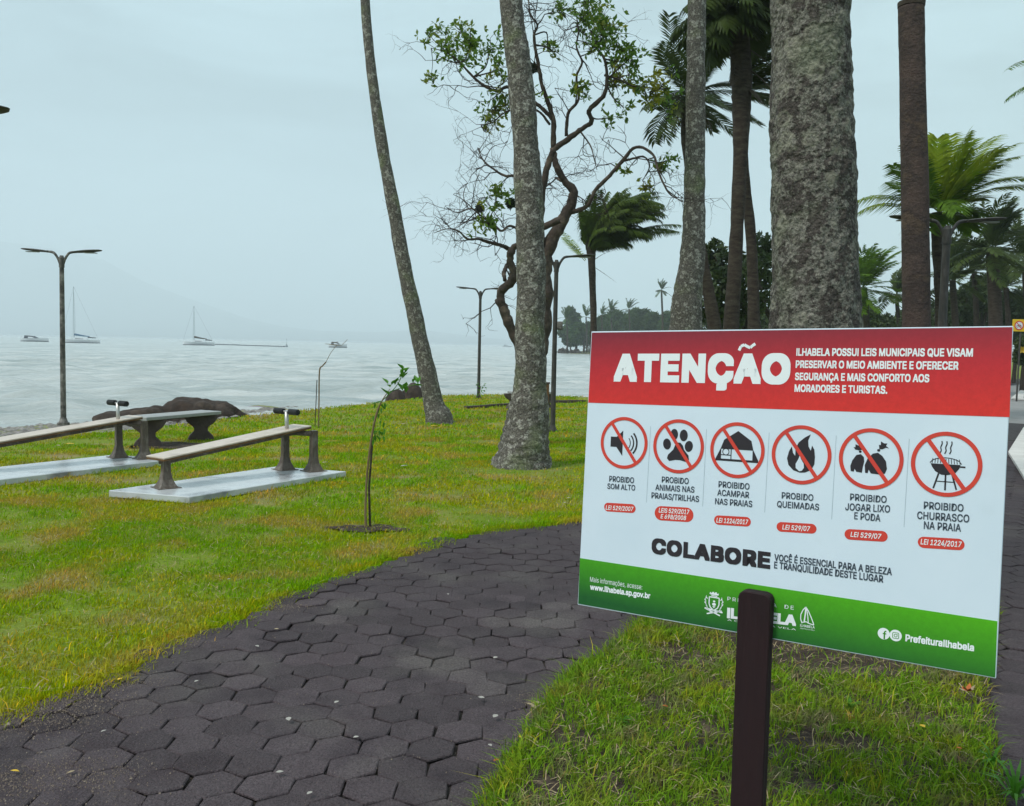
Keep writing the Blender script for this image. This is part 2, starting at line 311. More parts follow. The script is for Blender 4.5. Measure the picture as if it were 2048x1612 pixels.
# haze: a closed box of thin even air
hz = MB(); hz.box((0, 3330, 356), (9200, 6940, 718)); hm = bpy.data.materials.new('haze_air'); hm.use_nodes = True
hm.node_tree.nodes.remove(hm.node_tree.nodes['Principled BSDF']); pv = hm.node_tree.nodes.new('ShaderNodeVolumePrincipled')
pv.inputs['Color'].default_value = (.84, .92, .96, 1); pv.inputs['Density'].default_value = .00050
hm.node_tree.links.new(pv.outputs[0], hm.node_tree.nodes['Material Output'].inputs['Volume'])
HAZE = True
if HAZE: tag(hz.build('haze', hm), kind='stuff')
# ---------------- paving
def sheet(name, poly, z, mat, **k):
    bm = bmesh.new(); vs_ = [bm.verts.new((p[0], p[1], z)) for p in poly]; fc = bm.faces.new(vs_)
    bmesh.ops.triangulate(bm, faces=[fc]); me = bpy.data.meshes.new(name); bm.to_mesh(me); bm.free()
    o = link(name, me, mat); return tag(o, kind='structure')
path = sheet('path', PL, .006, m_pavebase)
ISL = [(-.95, 1.0)]+[g2(*q) for q in ((1000, 1640), (1015, 1590), (1045, 1530), (1075, 1470), (1105, 1420), (1150, 1382), (1200, 1340), (1250, 1298), (1300, 1258))]
ISL += [(1.0, 5.6), (1.5, 6.1), (2.3, 6.4), (3.0, 6.2), (3.15, 5.8), (2.9, 5.2), (2.22, 4.05), (1.86, 3.28), (1.5, 2.5), (1.25, 1.0)]
isl = MB(); isl.prism(ISL, -.02, .036); o = isl.build('grass_verge', m_soil); tag(o, kind='structure')
road = sheet('road', [(11.2, 20.5), (14, 18), (30, 16), (60, 24), (90, 70), (60, 90), (24, 44)], .014, m_road)
# hexagonal pavers, rows along the path
RAD = .104
def hexmesh(k):
    mb = MB(); z0, z1 = 0, .010; r1, r2 = RAD-.0018, RAD-.006; random.seed(50+k); v = []; j = lambda s: random.uniform(-s, s)
    jt = [(j(.007), j(.007)) for _ in range(6)]
    for r, z in ((r1, z0), (r1, z1-.004), (r2, z1)):
        for i in range(6):
            a = math.pi/6+i*math.pi/3; v.append((r*math.cos(a)+jt[i][0], r*math.sin(a)+jt[i][1], z))
    f = [(12, 13, 14, 15, 16, 17)]
    for q in (0, 6):
        for i in range(6): f.append((q+i, q+(i+1) % 6, q+6+(i+1) % 6, q+6+i))
    me = bpy.data.meshes.new('paver'); me.from_pydata(v, [], f); me.materials.append(m_paver); return me
hexes = [hexmesh(k) for k in range(12)]
ang = math.atan2(.86, .51); u = np.array([math.cos(ang), math.sin(ang)]); vv = np.array([-u[1], u[0]]); wdt = RAD*math.sqrt(3)
cand = []
for i in range(-60, 90):
    for j_ in range(-95, 55):
        c = np.array([-1, 3.])+u*(i*wdt+(j_ % 2)*wdt/2)+vv*(j_*RAD*1.5); cand.append(c)
cand = np.array(cand); okp = inside(cand, PL) & (cand[:, 1] > 2.0) & (cand[:, 1] < 17) & (cand[:, 0] < 16)
inis = inside(cand, ISL) & (edgedist(cand, ISL) > .1); okp &= ~inis
okp &= np.abs(cand[:, 0]/cand[:, 1]) < .68
cand = cand[okp]; cand = cand[np.argsort(np.hypot(cand[:, 0]-cand[:, 1]*0, cand[:, 1]))]
hid = np.array([(1180 < CX+F*x/y < 2000) and (y > 2.6) and (700+EYE*F/y < 1180+.15*(CX+F*x/y-1180)) for x, y in cand])   # behind the sign
cand = np.r_[cand[~hid], cand[hid]]
rest = []
random.seed(5)
for n, (x, y) in enumerate(cand):
    rz = ang-math.pi/2+math.pi/2+random.gauss(0, .012); dz = .012+random.uniform(-.0035, .0035)+.016*mnoise.noise(Vector((x*1.1, y*1.1, 0)))
    rx, ry = random.gauss(0, .020), random.gauss(0, .020)
    if n < 298:
        o = bpy.data.objects.new('paver', hexes[n % 12]); C.objects.link(o); o.parent = path
        o.location = (x, y, dz); o.rotation_euler = (rx, ry, rz+math.pi/3*random.randrange(6))
    else: rest.append((x, y, dz, rz, n % 12))
mb = MB()
for x, y, dz, rz, k in rest:
    Mx = Matrix.Translation((x, y, dz)) @ Matrix.Rotation(rz, 4, 'Z'); n0 = len(mb.v)
    mb.v += [tuple(Mx @ p.co) for p in hexes[k].vertices]; mb.f += [tuple(n0+q for q in p.vertices) for p in hexes[k].polygons]
o = mb.build('paving', m_paver, path); o['kind'] = 'stuff'
# right-hand dark paving beyond the pavers comes from a lid sheet
lid = [(6.4, 16.3), (8, 20), (16, 36), (60, 95), (60, 2.5), (15.5, 2.5), (15.5, 16.3)]
sheet('pavement', lid, .010, m_asph)
# pale kerb stones by the road at the far right
def kerb(px_list, z, label, name='kerb_stone'):
    mb = MB(); mb.prism([g2(*q) for q in px_list], .03, .03+z); o = mb.build(name, m_conc2); return tag(o, label, 'kerb', 'pale kerb stones beside the road')
kerb([(2016, 912), (2060, 985), (2090, 960), (2060, 850), (2046, 862)], .04, 'cream kerb slab at right frame edge, the nearer and larger one')
kerb([(2022, 800), (2075, 806), (2080, 780), (2050, 776)], .05, 'pale kerb slab farther up the road, just right of the red sign band')
# ================================================================== GRASS
def blades(name, Pn, zbase, hmean, wmean, mat, lean=(.35, .05), seed=1, curl=.5):
    r = np.random.default_rng(seed); n = len(Pn); h = hmean*r.lognormal(0, .35, n)*np.ones(n); a = r.uniform(0, 2*np.pi, n)
    wd = wmean*r.uniform(.6, 1.4, n); dx = np.cos(a); dy = np.sin(a)
    la = r.uniform(0, 2*np.pi, n); lm = r.uniform(.1, .9, n)*curl
    lx = np.cos(la)*lm+lean[0]*.5; ly = np.sin(la)*lm+lean[1]
    b = np.c_[Pn, zbase*np.ones(n)]; V = np.empty((n, 5, 3))
    V[:, 0] = b-np.c_[dx, dy, 0*dx]*wd[:, None]/2; V[:, 1] = b+np.c_[dx, dy, 0*dx]*wd[:, None]/2
    mid = b+np.c_[lx*h*.35, ly*h*.35, h*.6]
    V[:, 2] = mid+np.c_[dx, dy, 0*dx]*wd[:, None]*.42; V[:, 3] = mid-np.c_[dx, dy, 0*dx]*wd[:, None]*.42
    V[:, 4] = b+np.c_[lx*h*1.1, ly*h*1.1, h*(1-.25*lm)]
    i0 = np.arange(n)*5
    T = np.concatenate([np.c_[i0, i0+1, i0+2], np.c_[i0, i0+2, i0+3], np.c_[i0+3, i0+2, i0+4]])
    me = npmesh(name, V, T, 3); ca = me.color_attributes.new('tint', 'FLOAT_COLOR', 'POINT')
    t = r.uniform(.65, 1.35, n); dry = (r.random(n) < .08); c = np.stack([t*np.where(dry, 1.9, 1), t*np.where(dry, 1.15, 1), t*np.where(dry, 1.6, 1), np.ones(n)], 1)
    ca.data.foreach_set('color', np.repeat(c, 5, axis=0).astype(np.float32).ravel())
    return tag(link(name, me, mat), kind='stuff')
def scatter(poly, x0, x1, y0, y1, n, seed):
    r = np.random.default_rng(seed); Q = np.c_[r.uniform(x0, x1, n), r.uniform(y0, y1, n)]; return Q[inside(Q, poly)]
# exercise-bench slab outlines (kept clear of grass)
def slab_poly(off=(0, 0)):
    a, b, c, d = [np.array(g2(*q)) for q in ((217, 994), (368, 1009), (700, 953), (551, 944))]
    b = a+(c-d)*.5+(b-a)*.5; c = d+(b-a); return [tuple(q+np.array(off)) for q in (a, b, c, d)]
SL1 = slab_poly(); OFF2 = (-2.24, .75); SL2 = slab_poly(OFF2)
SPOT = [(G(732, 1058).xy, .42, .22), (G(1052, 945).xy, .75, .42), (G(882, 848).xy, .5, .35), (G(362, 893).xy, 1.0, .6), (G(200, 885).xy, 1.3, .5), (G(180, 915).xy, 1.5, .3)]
def lawnmask(Q):
    m_ = inside(Q, LAWN) & ~inside(Q, PL) & ~inside(Q, SL1) & ~inside(Q, SL2)
    k = 1-.9*np.zeros(len(Q))
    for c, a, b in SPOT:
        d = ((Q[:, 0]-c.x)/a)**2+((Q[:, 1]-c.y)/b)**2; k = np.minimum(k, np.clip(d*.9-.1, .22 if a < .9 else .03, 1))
    nn = np.array([mnoise.noise(Vector((x*1.1, y*1.6, 9)))+.6*mnoise.noise(Vector((x*4.5, y*4.5, 2))) for x, y in Q])
    k = k*np.clip(1.0+1.6*nn-.35*np.clip((-Q[:, 0]-1.5)/3, 0, 1)*(Q[:, 1] < 8), .10, 1)
    return Q[m_ & (np.random.default_rng(3).random(len(Q)) < k)]
def fan(y0, y1, n, seed, wmul=1.0):
    r = np.random.default_rng(seed); y = np.sqrt(r.uniform(y0*y0, y1*y1, n)); x = r.uniform(-.92, .34, n)*y; return np.c_[x, y]
blades('grass', lawnmask(fan(2.4, 8.5, 300000, 1)), -.004, .024, .0045, m_grass, seed=21, curl=.9)
blades('grass', lawnmask(fan(8.5, 15, 210000, 2)), 0, .028, .009, m_grass, seed=22, curl=.9)
blades('grass', lawnmask(fan(15, 29, 150000, 3)), 0, .034, .018, m_grass, seed=23, curl=.8)
# longer tufts along the path edge
r = np.random.default_rng(8); Q = []
edge = PL[1:20]
for i in range(len(edge)-1):
    a, b = np.array(edge[i]), np.array(edge[i+1]); ln = np.hypot(*(b-a)); n = int(ln*2300); t = r.random(n)
    nn = np.array([mnoise.noise(Vector((*(a+(b-a)*q)*2.6, 1))) for q in t])
    dirn = np.array([-(b-a)[1], (b-a)[0]])/ln
    Q.append(a+(b-a)*t[:, None]+dirn*(r.normal(.015, .055, n)-.12*np.clip(nn, -.15, 1))[:, None])
blades('grass', np.concatenate(Q), .006, .032, .0048, m_grass, seed=31, curl=1.1)
Qi = scatter(ISL, -1, 3.4, 1.6, 6.5, 260000, 5); ed = edgedist(Qi, ISL)
nn = np.array([mnoise.noise(Vector((x*3.1, y*3.1, 5)))+.5*mnoise.noise(Vector((x*9, y*9, 5))) for x, y in Qi])
tr = np.hypot((Qi[:, 0]-1.64)/.60, (Qi[:, 1]-4.62)/.58)
keep = (r.random(len(Qi)) < np.clip(.85+1.6*nn, .08, 1)*np.clip(ed/.05, .25, 1)*np.clip((tr-.75)*2.5, .06, 1)); Qi = Qi[keep]
near = Qi[:, 1] < 9
blades('grass', Qi, .034, .040, .0042, m_igrass, seed=41, curl=1.5)
# spill-over fringe at the verge edge
Q = []; e2 = ISL[:11]
for i in range(len(e2)-1):
    a, b = np.array(e2[i]), np.array(e2[i+1]); ln = np.hypot(*(b-a)); n = int(ln*1700); t = r.random(n); dirn = np.array([(b-a)[1], -(b-a)[0]])/ln
    nn = np.array([mnoise.noise(Vector((*(a+(b-a)*q)*4, 1))) for q in t]); Q.append(a+(b-a)*t[:, None]+dirn*(r.normal(.0, .03, n)+.05*np.clip(nn, -.5, .6)-.01)[:, None])
blades('grass', np.concatenate(Q), .022, .045, .0045, m_igrass, seed=42, lean=(-.3, .1), curl=1.4)
# soil patches
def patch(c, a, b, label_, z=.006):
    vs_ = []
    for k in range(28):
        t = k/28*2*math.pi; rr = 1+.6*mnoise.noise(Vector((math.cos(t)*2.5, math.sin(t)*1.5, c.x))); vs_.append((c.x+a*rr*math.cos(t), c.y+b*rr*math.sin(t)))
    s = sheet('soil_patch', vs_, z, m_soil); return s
patch(SPOT[0][0], .30, .15, '', .008)
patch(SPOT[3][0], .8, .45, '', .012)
# ================================================================== SIGN
zz = lambda x, y: (1140+x/2.178, 640+y/2.178)
cr = [zz(93, 50), zz(1930, 26), zz(1855, 1562), zz(33, 1240)]
d4 = [ray(*q) for q in cr]
A = np.array([d4[1][:], [-q for q in d4[2]], d4[3][:]]).T; t3 = np.linalg.solve(A, np.array(d4[0][:]))
Pc = [d4[0], d4[1]*t3[0], d4[2]*t3[1], d4[3]*t3[2]]
s = 1.2/(Pc[1]-Pc[0]).length; Pc = [EYEP+q*s for q in Pc]
Ud = (Pc[1]-Pc[0]).normalized(); Nn = Ud.cross((Pc[0]-Pc[3]).normalized()).normalized()
if Nn.y > 0: Nn = -Nn
Vd = Nn.cross(Ud).normalized(); ctr = (Pc[0]+Pc[1]+Pc[2]+Pc[3])/4
SM = Matrix((Ud, Vd, Nn)).transposed().to_4x4(); SM.translation = ctr
def bz_(x, y):                                        # board coordinates of a surveyed point
    d = ray(*zz(x, y)); t = (ctr-EYEP).dot(Nn)/d.dot(Nn); q = EYEP+d*t-ctr; return np.array([q.dot(Ud), q.dot(Vd)])
base = Vector((ctr.x, ctr.y, 0.06))
sign = thing('warning_sign', 'large white warning board with red top band, on a dark post in the verge', 'sign', base)
SL = Matrix.Translation(-base) @ SM
def spart(name, me, mat, parent=None):
    o = link(name, me, mat, parent or sign)
    o.matrix_local = SL if parent is None else Matrix.Identity(4)
    return o
crn = [bz_(93, 50), bz_(1930, 26), bz_(1855, 1562), bz_(33, 1240)]
mb = MB(); mb.prism([tuple(q) for q in reversed(crn)], -.012, 0); board = spart('board', mb.mesh('board', bevel=.0012), m_wht)
def band(name, pts, z, mat):
    mb = MB(); q = [tuple(bz_(*p)) for p in pts]; mb.prism(list(reversed(q)), .0001, z); return spart(name, mb.mesh(name), mat, board)
def bandmat(name, c0, c1, c2, v0, v1, skew):
    ma = M(name, [(.9, .9, .9), (1.1, 1.1, 1.1)], 60, .55, nrough=.8); nt = ma.node_tree; N = nt.nodes; L = nt.links; b = N['Principled BSDF']
    tc = N.new('ShaderNodeTexCoord'); sx = N.new('ShaderNodeSeparateXYZ'); L.new(tc.outputs['Object'], sx.inputs[0])
    ad = N.new('ShaderNodeMath'); ad.operation = 'MULTIPLY_ADD'; ad.inputs[1].default_value = skew; L.new(sx.outputs[0], ad.inputs[0]); L.new(sx.outputs[1], ad.inputs[2])
    mr = N.new('ShaderNodeMapRange'); mr.inputs[1].default_value = v0; mr.inputs[2].default_value = v1; L.new(ad.outputs[0], mr.inputs[0])
    rp = N.new('ShaderNodeValToRGB'); e = rp.color_ramp.elements; e[0].color = (*c0, 1); e[1].color = (*c2, 1); q = e.new(.5); q.color = (*c1, 1); L.new(mr.outputs[0], rp.inputs[0])
    mm = N.new('ShaderNodeMix'); mm.data_type = 'RGBA'; mm.blend_type = 'MULTIPLY'; mm.inputs[0].default_value = 1; old = b.inputs['Base Color'].links[0].from_socket
    L.new(rp.outputs[0], mm.inputs[6]); L.new(old, mm.inputs[7]); L.new(mm.outputs[2], b.inputs['Base Color']); return ma
hb = bz_(93, 50)[1]; rbv = bz_(77, 360)[1]; gv = bz_(42, 1037)[1]; bb = bz_(33, 1240)[1]
m_red = bandmat('red_print', (.66, .032, .026), (.50, .024, .034), (.21, .022, .040), rbv, hb+.01, -.03)
m_green = bandmat('green_print', (.012, .10, .022), (.045, .26, .012), (.085, .42, .006), bb-.0, gv+.03, .05)
band('red_band', [(93+3, 50+5), (1930-3, 26+5), (1918-3, 423), (77+3, 360)], .0007, m_red)
band('green_band', [(42+2, 1037), (1865-3, 1312), (1855-3, 1562-5), (33+3, 1240-4)], .0007, m_green)
FONT = None
try: FONT = bpy.data.fonts.load(os.path.join(bpy.utils.system_resource('DATAFILES', path='fonts'), 'Inter.woff2'))
except Exception: FONT = None
def textmesh(body, off, spacing=1.0, res=3, shear=0):
    cu = bpy.data.curves.new('t', 'FONT'); cu.body = body.replace('I', '\u0399') if FONT else body; cu.size = 1; cu.resolution_u = res; cu.offset = off; cu.space_character = spacing; cu.shear = shear
    cu.font = FONT or cu.font
    o = bpy.data.objects.new('t', cu); C.objects.link(o); bpy.context.view_layer.update()
    me = bpy.data.meshes.new_from_object(o.evaluated_get(bpy.context.evaluated_depsgraph_get())); C.objects.unlink(o); bpy.data.objects.remove(o)
    me.materials.clear(); return me
def capref(off):
    me = textmesh('H', off); y = [v_.co.y for v_ in me.vertices]; return min(y), max(y)
def T(body, l, rr, cap, mat, off=.0, z=.0013, spacing=1.0, xh=False, shear=0, res=3):
    """text whose baseline runs from survey point l to rr with capital height cap; off is the extra stroke weight"""
    off = max(0, off); me = textmesh(body, 0, spacing, res, shear); co = np.empty(len(me.vertices)*3); me.vertices.foreach_get('co', co); co = co.reshape(-1, 3)
    fc = [list(p.vertices) for p in me.polygons]; n = len(co); V = []; Fc = []; k = 0
    kk = 0 if off == 0 else (3 if off > .035 else 2); sh = [(off*(-1+2*i/kk), off*(-1+2*j/kk)) for i in range(kk+1) for j in range(kk+1)] if kk else [(0, 0)]
    for k, (dx, dy) in enumerate(sh): V.append(co+np.array([dx, dy, k*.000005])); Fc += [tuple(q+n*k for q in f_) for f_ in fc]
    co = np.concatenate(V); y0, y1 = CAP0-off, CAP1+off; a = bz_(*l); b = bz_(*rr); h = bz_(l[0], l[1]-cap)[1]-a[1]
    x0, x1 = co[:, 0].min(), co[:, 0].max(); ux = (b-a)/(x1-x0); q = a+(co[:, :1]-x0)*ux+((co[:, 1:2]-y0)/(y1-y0)*h)*np.array([0, 1])
    co[:, :2] = q; co[:, 2] += z; me2 = bpy.data.meshes.new('lettering'); me2.from_pydata([tuple(c) for c in co], [], Fc)
    return spart('lettering', me2, mat)
CAP0, CAP1 = capref(0)
tl = [(737, 133), (745, 115), (760, 108), (774, 116), (786, 121), (795, 112), (808, 104)]
T('ATENÇAO', (190, 268), (958, 281), 121, m_letter, .046, spacing=1.08, res=6)
for b_, l_, r_ in (('ILHABELA POSSUI LEIS MUNICIPAIS QUE VISAM', (986, 156), (1755, 160)), ('PRESERVAR O MEIO AMBIENTE E OFERECER', (983, 209), (1692, 217)), ('SEGURANÇA E MAIS CONFORTO AOS', (980, 262), (1565, 272)), ('MORADORES E TURISTAS.', (978, 313), (1382, 322))):
    T(b_, l_, r_, 33, m_letter, .028)
for b_, l_, r_, c_ in (('PROBIDO', (171, 703), (279, 711), 25), ('SOM ALTO', (163, 735), (284, 743), 24), ('PROBIDO', (400, 707), (517, 715), 26), ('ANIMAIS NAS', (372, 741), (542, 752), 26), ('PRAIAS/TRILHAS', (355, 776), (562, 793), 26),
                   ('PROIBIDO', (647, 728), (782, 739), 27), ('ACAMPAR', (642, 764), (780, 776), 27), ('NAS PRAIAS', (632, 802), (794, 815), 27), ('PROBIDO', (922, 777), (1060, 788), 28), ('QUEIMADAS', (902, 815), (1085, 829), 28),
                   ('PROIBIDO', (1220, 785), (1379, 797), 30), ('JOGAR LIXO', (1199, 828), (1394, 839), 31), ('E PODA', (1238, 867), (1352, 878), 31), ('PROIBIDO', (1541, 822), (1714, 835), 32), ('CHURRASCO', (1512, 866), (1739, 882), 33), ('NA PRAIA', (1541, 909), (1703, 922), 33)):
    T(b_, l_, r_, c_, m_inkb, .014)
T('COLABORE', (355, 1016), (872, 1085), 68, m_ink, .046, spacing=1.08, res=6)
T('VOCÊ É ESSENCIAL PARA A BELEZA', (890, 1048), (1402, 1112), 30, m_inkb, .02)
T('E TRANQUILIDADE DESTE LUGAR', (889, 1081), (1364, 1144), 30, m_inkb, .02)
T('Mais informações, acesse:', (88, 1139), (315, 1174), 21, m_letter, .0)
T('www.ilhabela.sp.gov.br', (88, 1174), (350, 1214), 24, m_letter, .03)
T('PREFEITURA  DE', (686, 1221), (975, 1262), 16, m_letter, -.008, spacing=1.25)
T('ILHABELA', (684, 1298), (985, 1333), 46, m_letter, .045)
T('A CAPITAL DA VELA', (686, 1309), (985, 1352), 7, m_letter, .0)
T('Prefeituralhabela'.replace('ralh', 'raIlh'), (1461, 1399), (1760, 1443), 31, m_letter, .028)
T('ILHABELA', (1003, 1335), (1066, 1344), 11, m_letter, .01)
T('CAPITAL DA VELA', (1003, 1345), (1066, 1354), 5, m_letter, .0)
# flat shapes on the board in their own units
def shape(polys, mat, name, z=.0013, parent=None, close=True):
    mb = MB()
    for p in polys:
        n = len(mb.v); mb.v += [(x, y, z) for x, y in p]; mb.f.append(tuple(range(n, n+len(p))))
    me = mb.mesh(name); bm = bmesh.new(); bm.from_mesh(me); bmesh.ops.triangulate(bm, faces=bm.faces)
    bmesh.ops.recalc_face_normals(bm, faces=bm.faces)
    for f_ in bm.faces:
        if f_.normal.z < 0: f_.normal_flip()
    bm.to_mesh(me); bm.free(); return spart(name, me, mat, parent)
def ring(c, r1, r2, n=56): return [[(c[0]+r*math.cos(a), c[1]+r*math.sin(a)) for r, a in ((r1, t), (r2, t), (r2, t2), (r1, t2))] for t, t2 in ((2*math.pi*i/n, 2*math.pi*(i+1)/n) for i in range(n))]
def ell(cx, cy, rx, ry, a=0, n=24): return [(cx+rx*math.cos(t)*math.cos(a)-ry*math.sin(t)*math.sin(a), cy+rx*math.cos(t)*math.sin(a)+ry*math.sin(t)*math.cos(a)) for t in (2*math.pi*i/n for i in range(n))]
def bar(x0, y0, x1, y1, w_): 
    d = math.hypot(x1-x0, y1-y0); nx_, ny_ = -(y1-y0)/d*w_/2, (x1-x0)/d*w_/2; return [(x0+nx_, y0+ny_), (x1+nx_, y1+ny_), (x1-nx_, y1-ny_), (x0-nx_, y0-ny_)]
def curve(pts, w0, w1=None):
    w1 = w0 if w1 is None else w1; out = []
    for i in range(len(pts)-1): out.append(bar(*pts[i], *pts[i+1], w0+(w1-w0)*i/len(pts)))
    return out
def arc(cx, cy, r, a0, a1, w_, n=12): return curve([(cx+r*math.cos(a0+(a1-a0)*i/n), cy+r*math.sin(a0+(a1-a0)*i/n)) for i in range(n+1)], w_)
pic = {}
pic[0] = [[(-.58, .22), (-.32, .22), (-.05, .48), (-.05, -.52), (-.32, -.18), (-.58, -.18)]]+arc(-.02, 0, .30, -.7, .7, .035)+arc(-.02, 0, .44, -.75, .75, .055)+arc(-.02, 0, .58, -.75, .75, .07)
pic[1] = [ell(-.18, .44, .15, .21), ell(.2, .42, .16, .22), ell(-.46, .06, .16, .21, .15), ell(.42, .02, .16, .21, -.15), [(-.12, .06), (-.02, .14), (.08, .14), (.18, .04), (.24, -.12), (.42, -.32), (.45, -.48), (.36, -.58), (.1, -.52), (-.1, -.52), (-.34, -.58), (-.44, -.48), (-.40, -.34), (-.2, -.14)]]
pic[2] = [[(-.82, -.42), (.80, -.42), (.80, -.34), (-.80, -.34)], [(-.8, -.34), (-.60, -.34), (-.60, .02), (-.62, .04)], [(-.62, .04), (-.6, .02), (.58, .02), (.60, .04), (.52, .36), (.02, .70), (-.50, .36)], [(.58, .02), (.58, -.34), (.8, -.34), (.6, .04)], bar(-.22, .02, -.22, -.34, .035), bar(-.6, -.2, -.22, -.2, .03)]+ring((-.42, -.08), .105, .135, 18)
pic[3] = [[(-.02, -.62), (-.25, -.55), (-.42, -.38), (-.48, -.15), (-.42, .1), (-.33, .27), (-.28, .05), (-.2, -.05), (-.2, .2), (-.1, .42), (.1, .6), (.3, .72), (.22, .5), (.24, .3), (.32, .16), (.36, .34), (.44, .2), (.47, -.05), (.46, -.3), (.36, -.5), (.16, -.6)]]
pic[4] = [[(-.62, -.45), (-.52, -.46), (-.50, -.36), (-.44, -.46), (-.26, -.48), (-.24, -.30), (-.2, -.1), (-.22, .05), (-.32, .14), (-.46, .10), (-.58, -.08), (-.64, -.28)], [(-.16, -.47), (-.08, -.48), (-.05, -.36), (.02, -.48), (.3, -.5), (.46, -.46), (.52, -.3), (.48, -.05), (.36, .12), (.22, .22), (.06, .18), (-.1, .0), (-.18, -.22)],
          ell(-.34, .22, .045, .04), [(-.38, .26), (-.5, .28), (-.56, .36), (-.5, .36), (-.5, .46), (-.4, .42), (-.32, .48), (-.3, .4), (-.22, .36), (-.3, .28)], ell(.24, .30, .05, .045), [(.26, .34), (.24, .48), (.3, .48), (.3, .60), (.4, .54), (.5, .54), (.46, .46), (.56, .38), (.46, .4), (.36, .34)]]
pic[5] = [[(-.44, .0), (.42, -.0), (.40, -.02), (.38, -.12), (.26, -.28), (.05, -.34), (-.12, -.34), (-.3, -.24), (-.4, -.1)], bar(.38, -.06, .55, -.06, .05), bar(-.2, -.3, -.34, -.78, .05), bar(.0, -.32, .0, -.82, .05), bar(.18, -.3, .32, -.78, .05), bar(-.27, -.55, .26, -.55, .03)]
pic[5] += [bar(-.40+.08*i, .015, -.38+.075*i, .17, .02) for i in range(11)]
pic[5] += curve([(-.46+.9*i/14, .02+.18*math.sin(math.pi*i/14)**.5) for i in range(15)], .025)
for xq in (-.14, .0, .14): pic[5] += curve([(xq-.05, .32), (xq-.01, .42), (xq-.03, .52), (xq+.01, .64), (xq, .72)], .035)
cs = [(235, 535), (472, 550), (728, 567), (1007, 587), (1310, 605), (1638, 628)]; ry_ = [113, 118, 122, 129, 134, 142]
kinds = ['loudspeaker', 'paw print', 'tent with a sleeper', 'flame', 'rubbish bags', 'barbecue grill']
for i, (c, q) in enumerate(zip(cs, ry_)):
    cc_ = bz_(*c); R = (bz_(c[0], c[1]-q)[1]-bz_(c[0], c[1]+q)[1])/2
    wr = R*.125; rr = R-wr; a = math.radians(126)
    o = shape(ring(cc_, rr, R)+[bar(cc_[0]+rr*math.cos(a), cc_[1]+rr*math.sin(a), cc_[0]-rr*math.cos(a), cc_[1]-rr*math.sin(a), wr)], m_redink, 'prohibition_ring', .0015)
    o['label'] = 'red prohibition ring over a '+kinds[i]
    shape([[(cc_[0]+x*R*.98, cc_[1]+y*R*.98) for x, y in p] for p in pic[i]], m_ink, 'pictogram', .0007, o)
    if i == 3:
        shape([[(cc_[0]+x*R, cc_[1]+y*R) for x, y in [(-.04, -.56), (-.16, -.46), (-.17, -.32), (-.08, -.14), (-.04, -.02), (.0, -.14), (.1, -.3), (.11, -.44), (.04, -.54)]]], m_wht, 'flame_heart', .0011, o)
# pills
def pill(x0, x1, cyl, hgt, slope=.06):
    a = bz_(x0, cyl-(x1-x0)*slope/2); b = bz_(x1, cyl+(x1-x0)*slope/2); h = (bz_(x0, cyl-hgt/2)-bz_(x0, cyl+hgt/2))[1]/2; d = (b-a)/np.hypot(*(b-a)); n_ = np.array([-d[1], d[0]]); th = math.atan2(d[1], d[0]); pts = []
    for k in range(13): t = th+math.pi/2+math.pi*k/12; pts.append(tuple(a+d*h+h*np.array([math.cos(t), math.sin(t)])))
    for k in range(13): t = th-math.pi/2+math.pi*k/12; pts.append(tuple(b-d*h+h*np.array([math.cos(t), math.sin(t)])))
    return shape([pts], m_redink, 'law_label', .0006)
for p_ in ((149, 286, 818, 38), (369, 538, 845, 62), (628, 788, 875, 41), (900, 1074, 905, 42), (1196, 1384, 938, 46), (1515, 1719, 973, 49)): pill(*p_)
for b_, l_, r_, c_ in (('LEI 529/2007', (156, 826), (276, 833), 19), ('LEIS 529/2017', (387, 838), (520, 847), 20), ('E 698/2008', (395, 864), (506, 872), 19), ('LEI 1224/2017', (638, 882), (776, 891), 21), ('LEI 529/07', (925, 912), (1046, 920), 21), ('LEI 529/07', (1222, 944), (1356, 954), 22), ('LEI 1224/2017', (1527, 977), (1706, 990), 24)):
    T(b_, l_, r_, c_, m_letter, .014, z=.0010, shear=.15)
for a_, b_ in (((352, 462), (333, 795)), ((595, 475), (578, 812)), ((868, 490), (848, 838)), ((1160, 503), (1140, 868)), ((1478, 518), (1455, 902))):
    shape([bar(*bz_(*a_), *bz_(*b_), .0011)], m_line, 'divider_line', .0006)
shape(curve([tuple(bz_(*q)) for q in tl], .0085), m_letter, 'tilde', .0014)
# crest, sail emblem, round media icons
k_ = bz_(627, 1236); S_ = (bz_(627, 1182)[1]-bz_(627, 1290)[1])
cre = [[(-.12, .34), (.14, .34), (.13, .30), (-.11, .30)], [(-.2, .38), (-.14, .38), (-.12, .44), (-.17, .46)], [(-.16, .36), (.18, .36), (.20, .44), (.12, .42), (.10, .48), (.04, .47), (.02, .42), (-.02, .48), (-.08, .47), (-.1, .42), (-.18, .44)]]
cre += curve([(-.2, .26), (.22, .26), (.22, -.02), (.16, -.16), (.01, -.26), (-.14, -.16), (-.2, -.02), (-.2, .26)], .045)
cre += [ell(.01, .1, .05, .04), ell(.01, -.02, .08, .06), [(-.06, -.1), (.08, -.1), (.01, -.17)]]
for s_ in (-1, 1):
    cre += curve([(s_*.12, -.36), (s_*.26, -.22), (s_*.34, -.02), (s_*.36, .16), (s_*.32, .3)], .03, .015)
    for q in range(4): cre.append(ell(s_*(.3+.07*math.sin(q)), -.12+.11*q, .06, .022, s_*1.0))
    cre.append(bar(-s_*.28, -.44, s_*.34, -.24, .05))
cre.append(bar(-.38, -.22, .38, -.30, .06))
shape([[(k_[0]+x*S_, k_[1]+y*S_) for x, y in p] for p in cre], m_letter, 'crest', .0013)
k_ = bz_(1030, 1290); S_ = (bz_(1030, 1250)[1]-bz_(1030, 1330)[1])
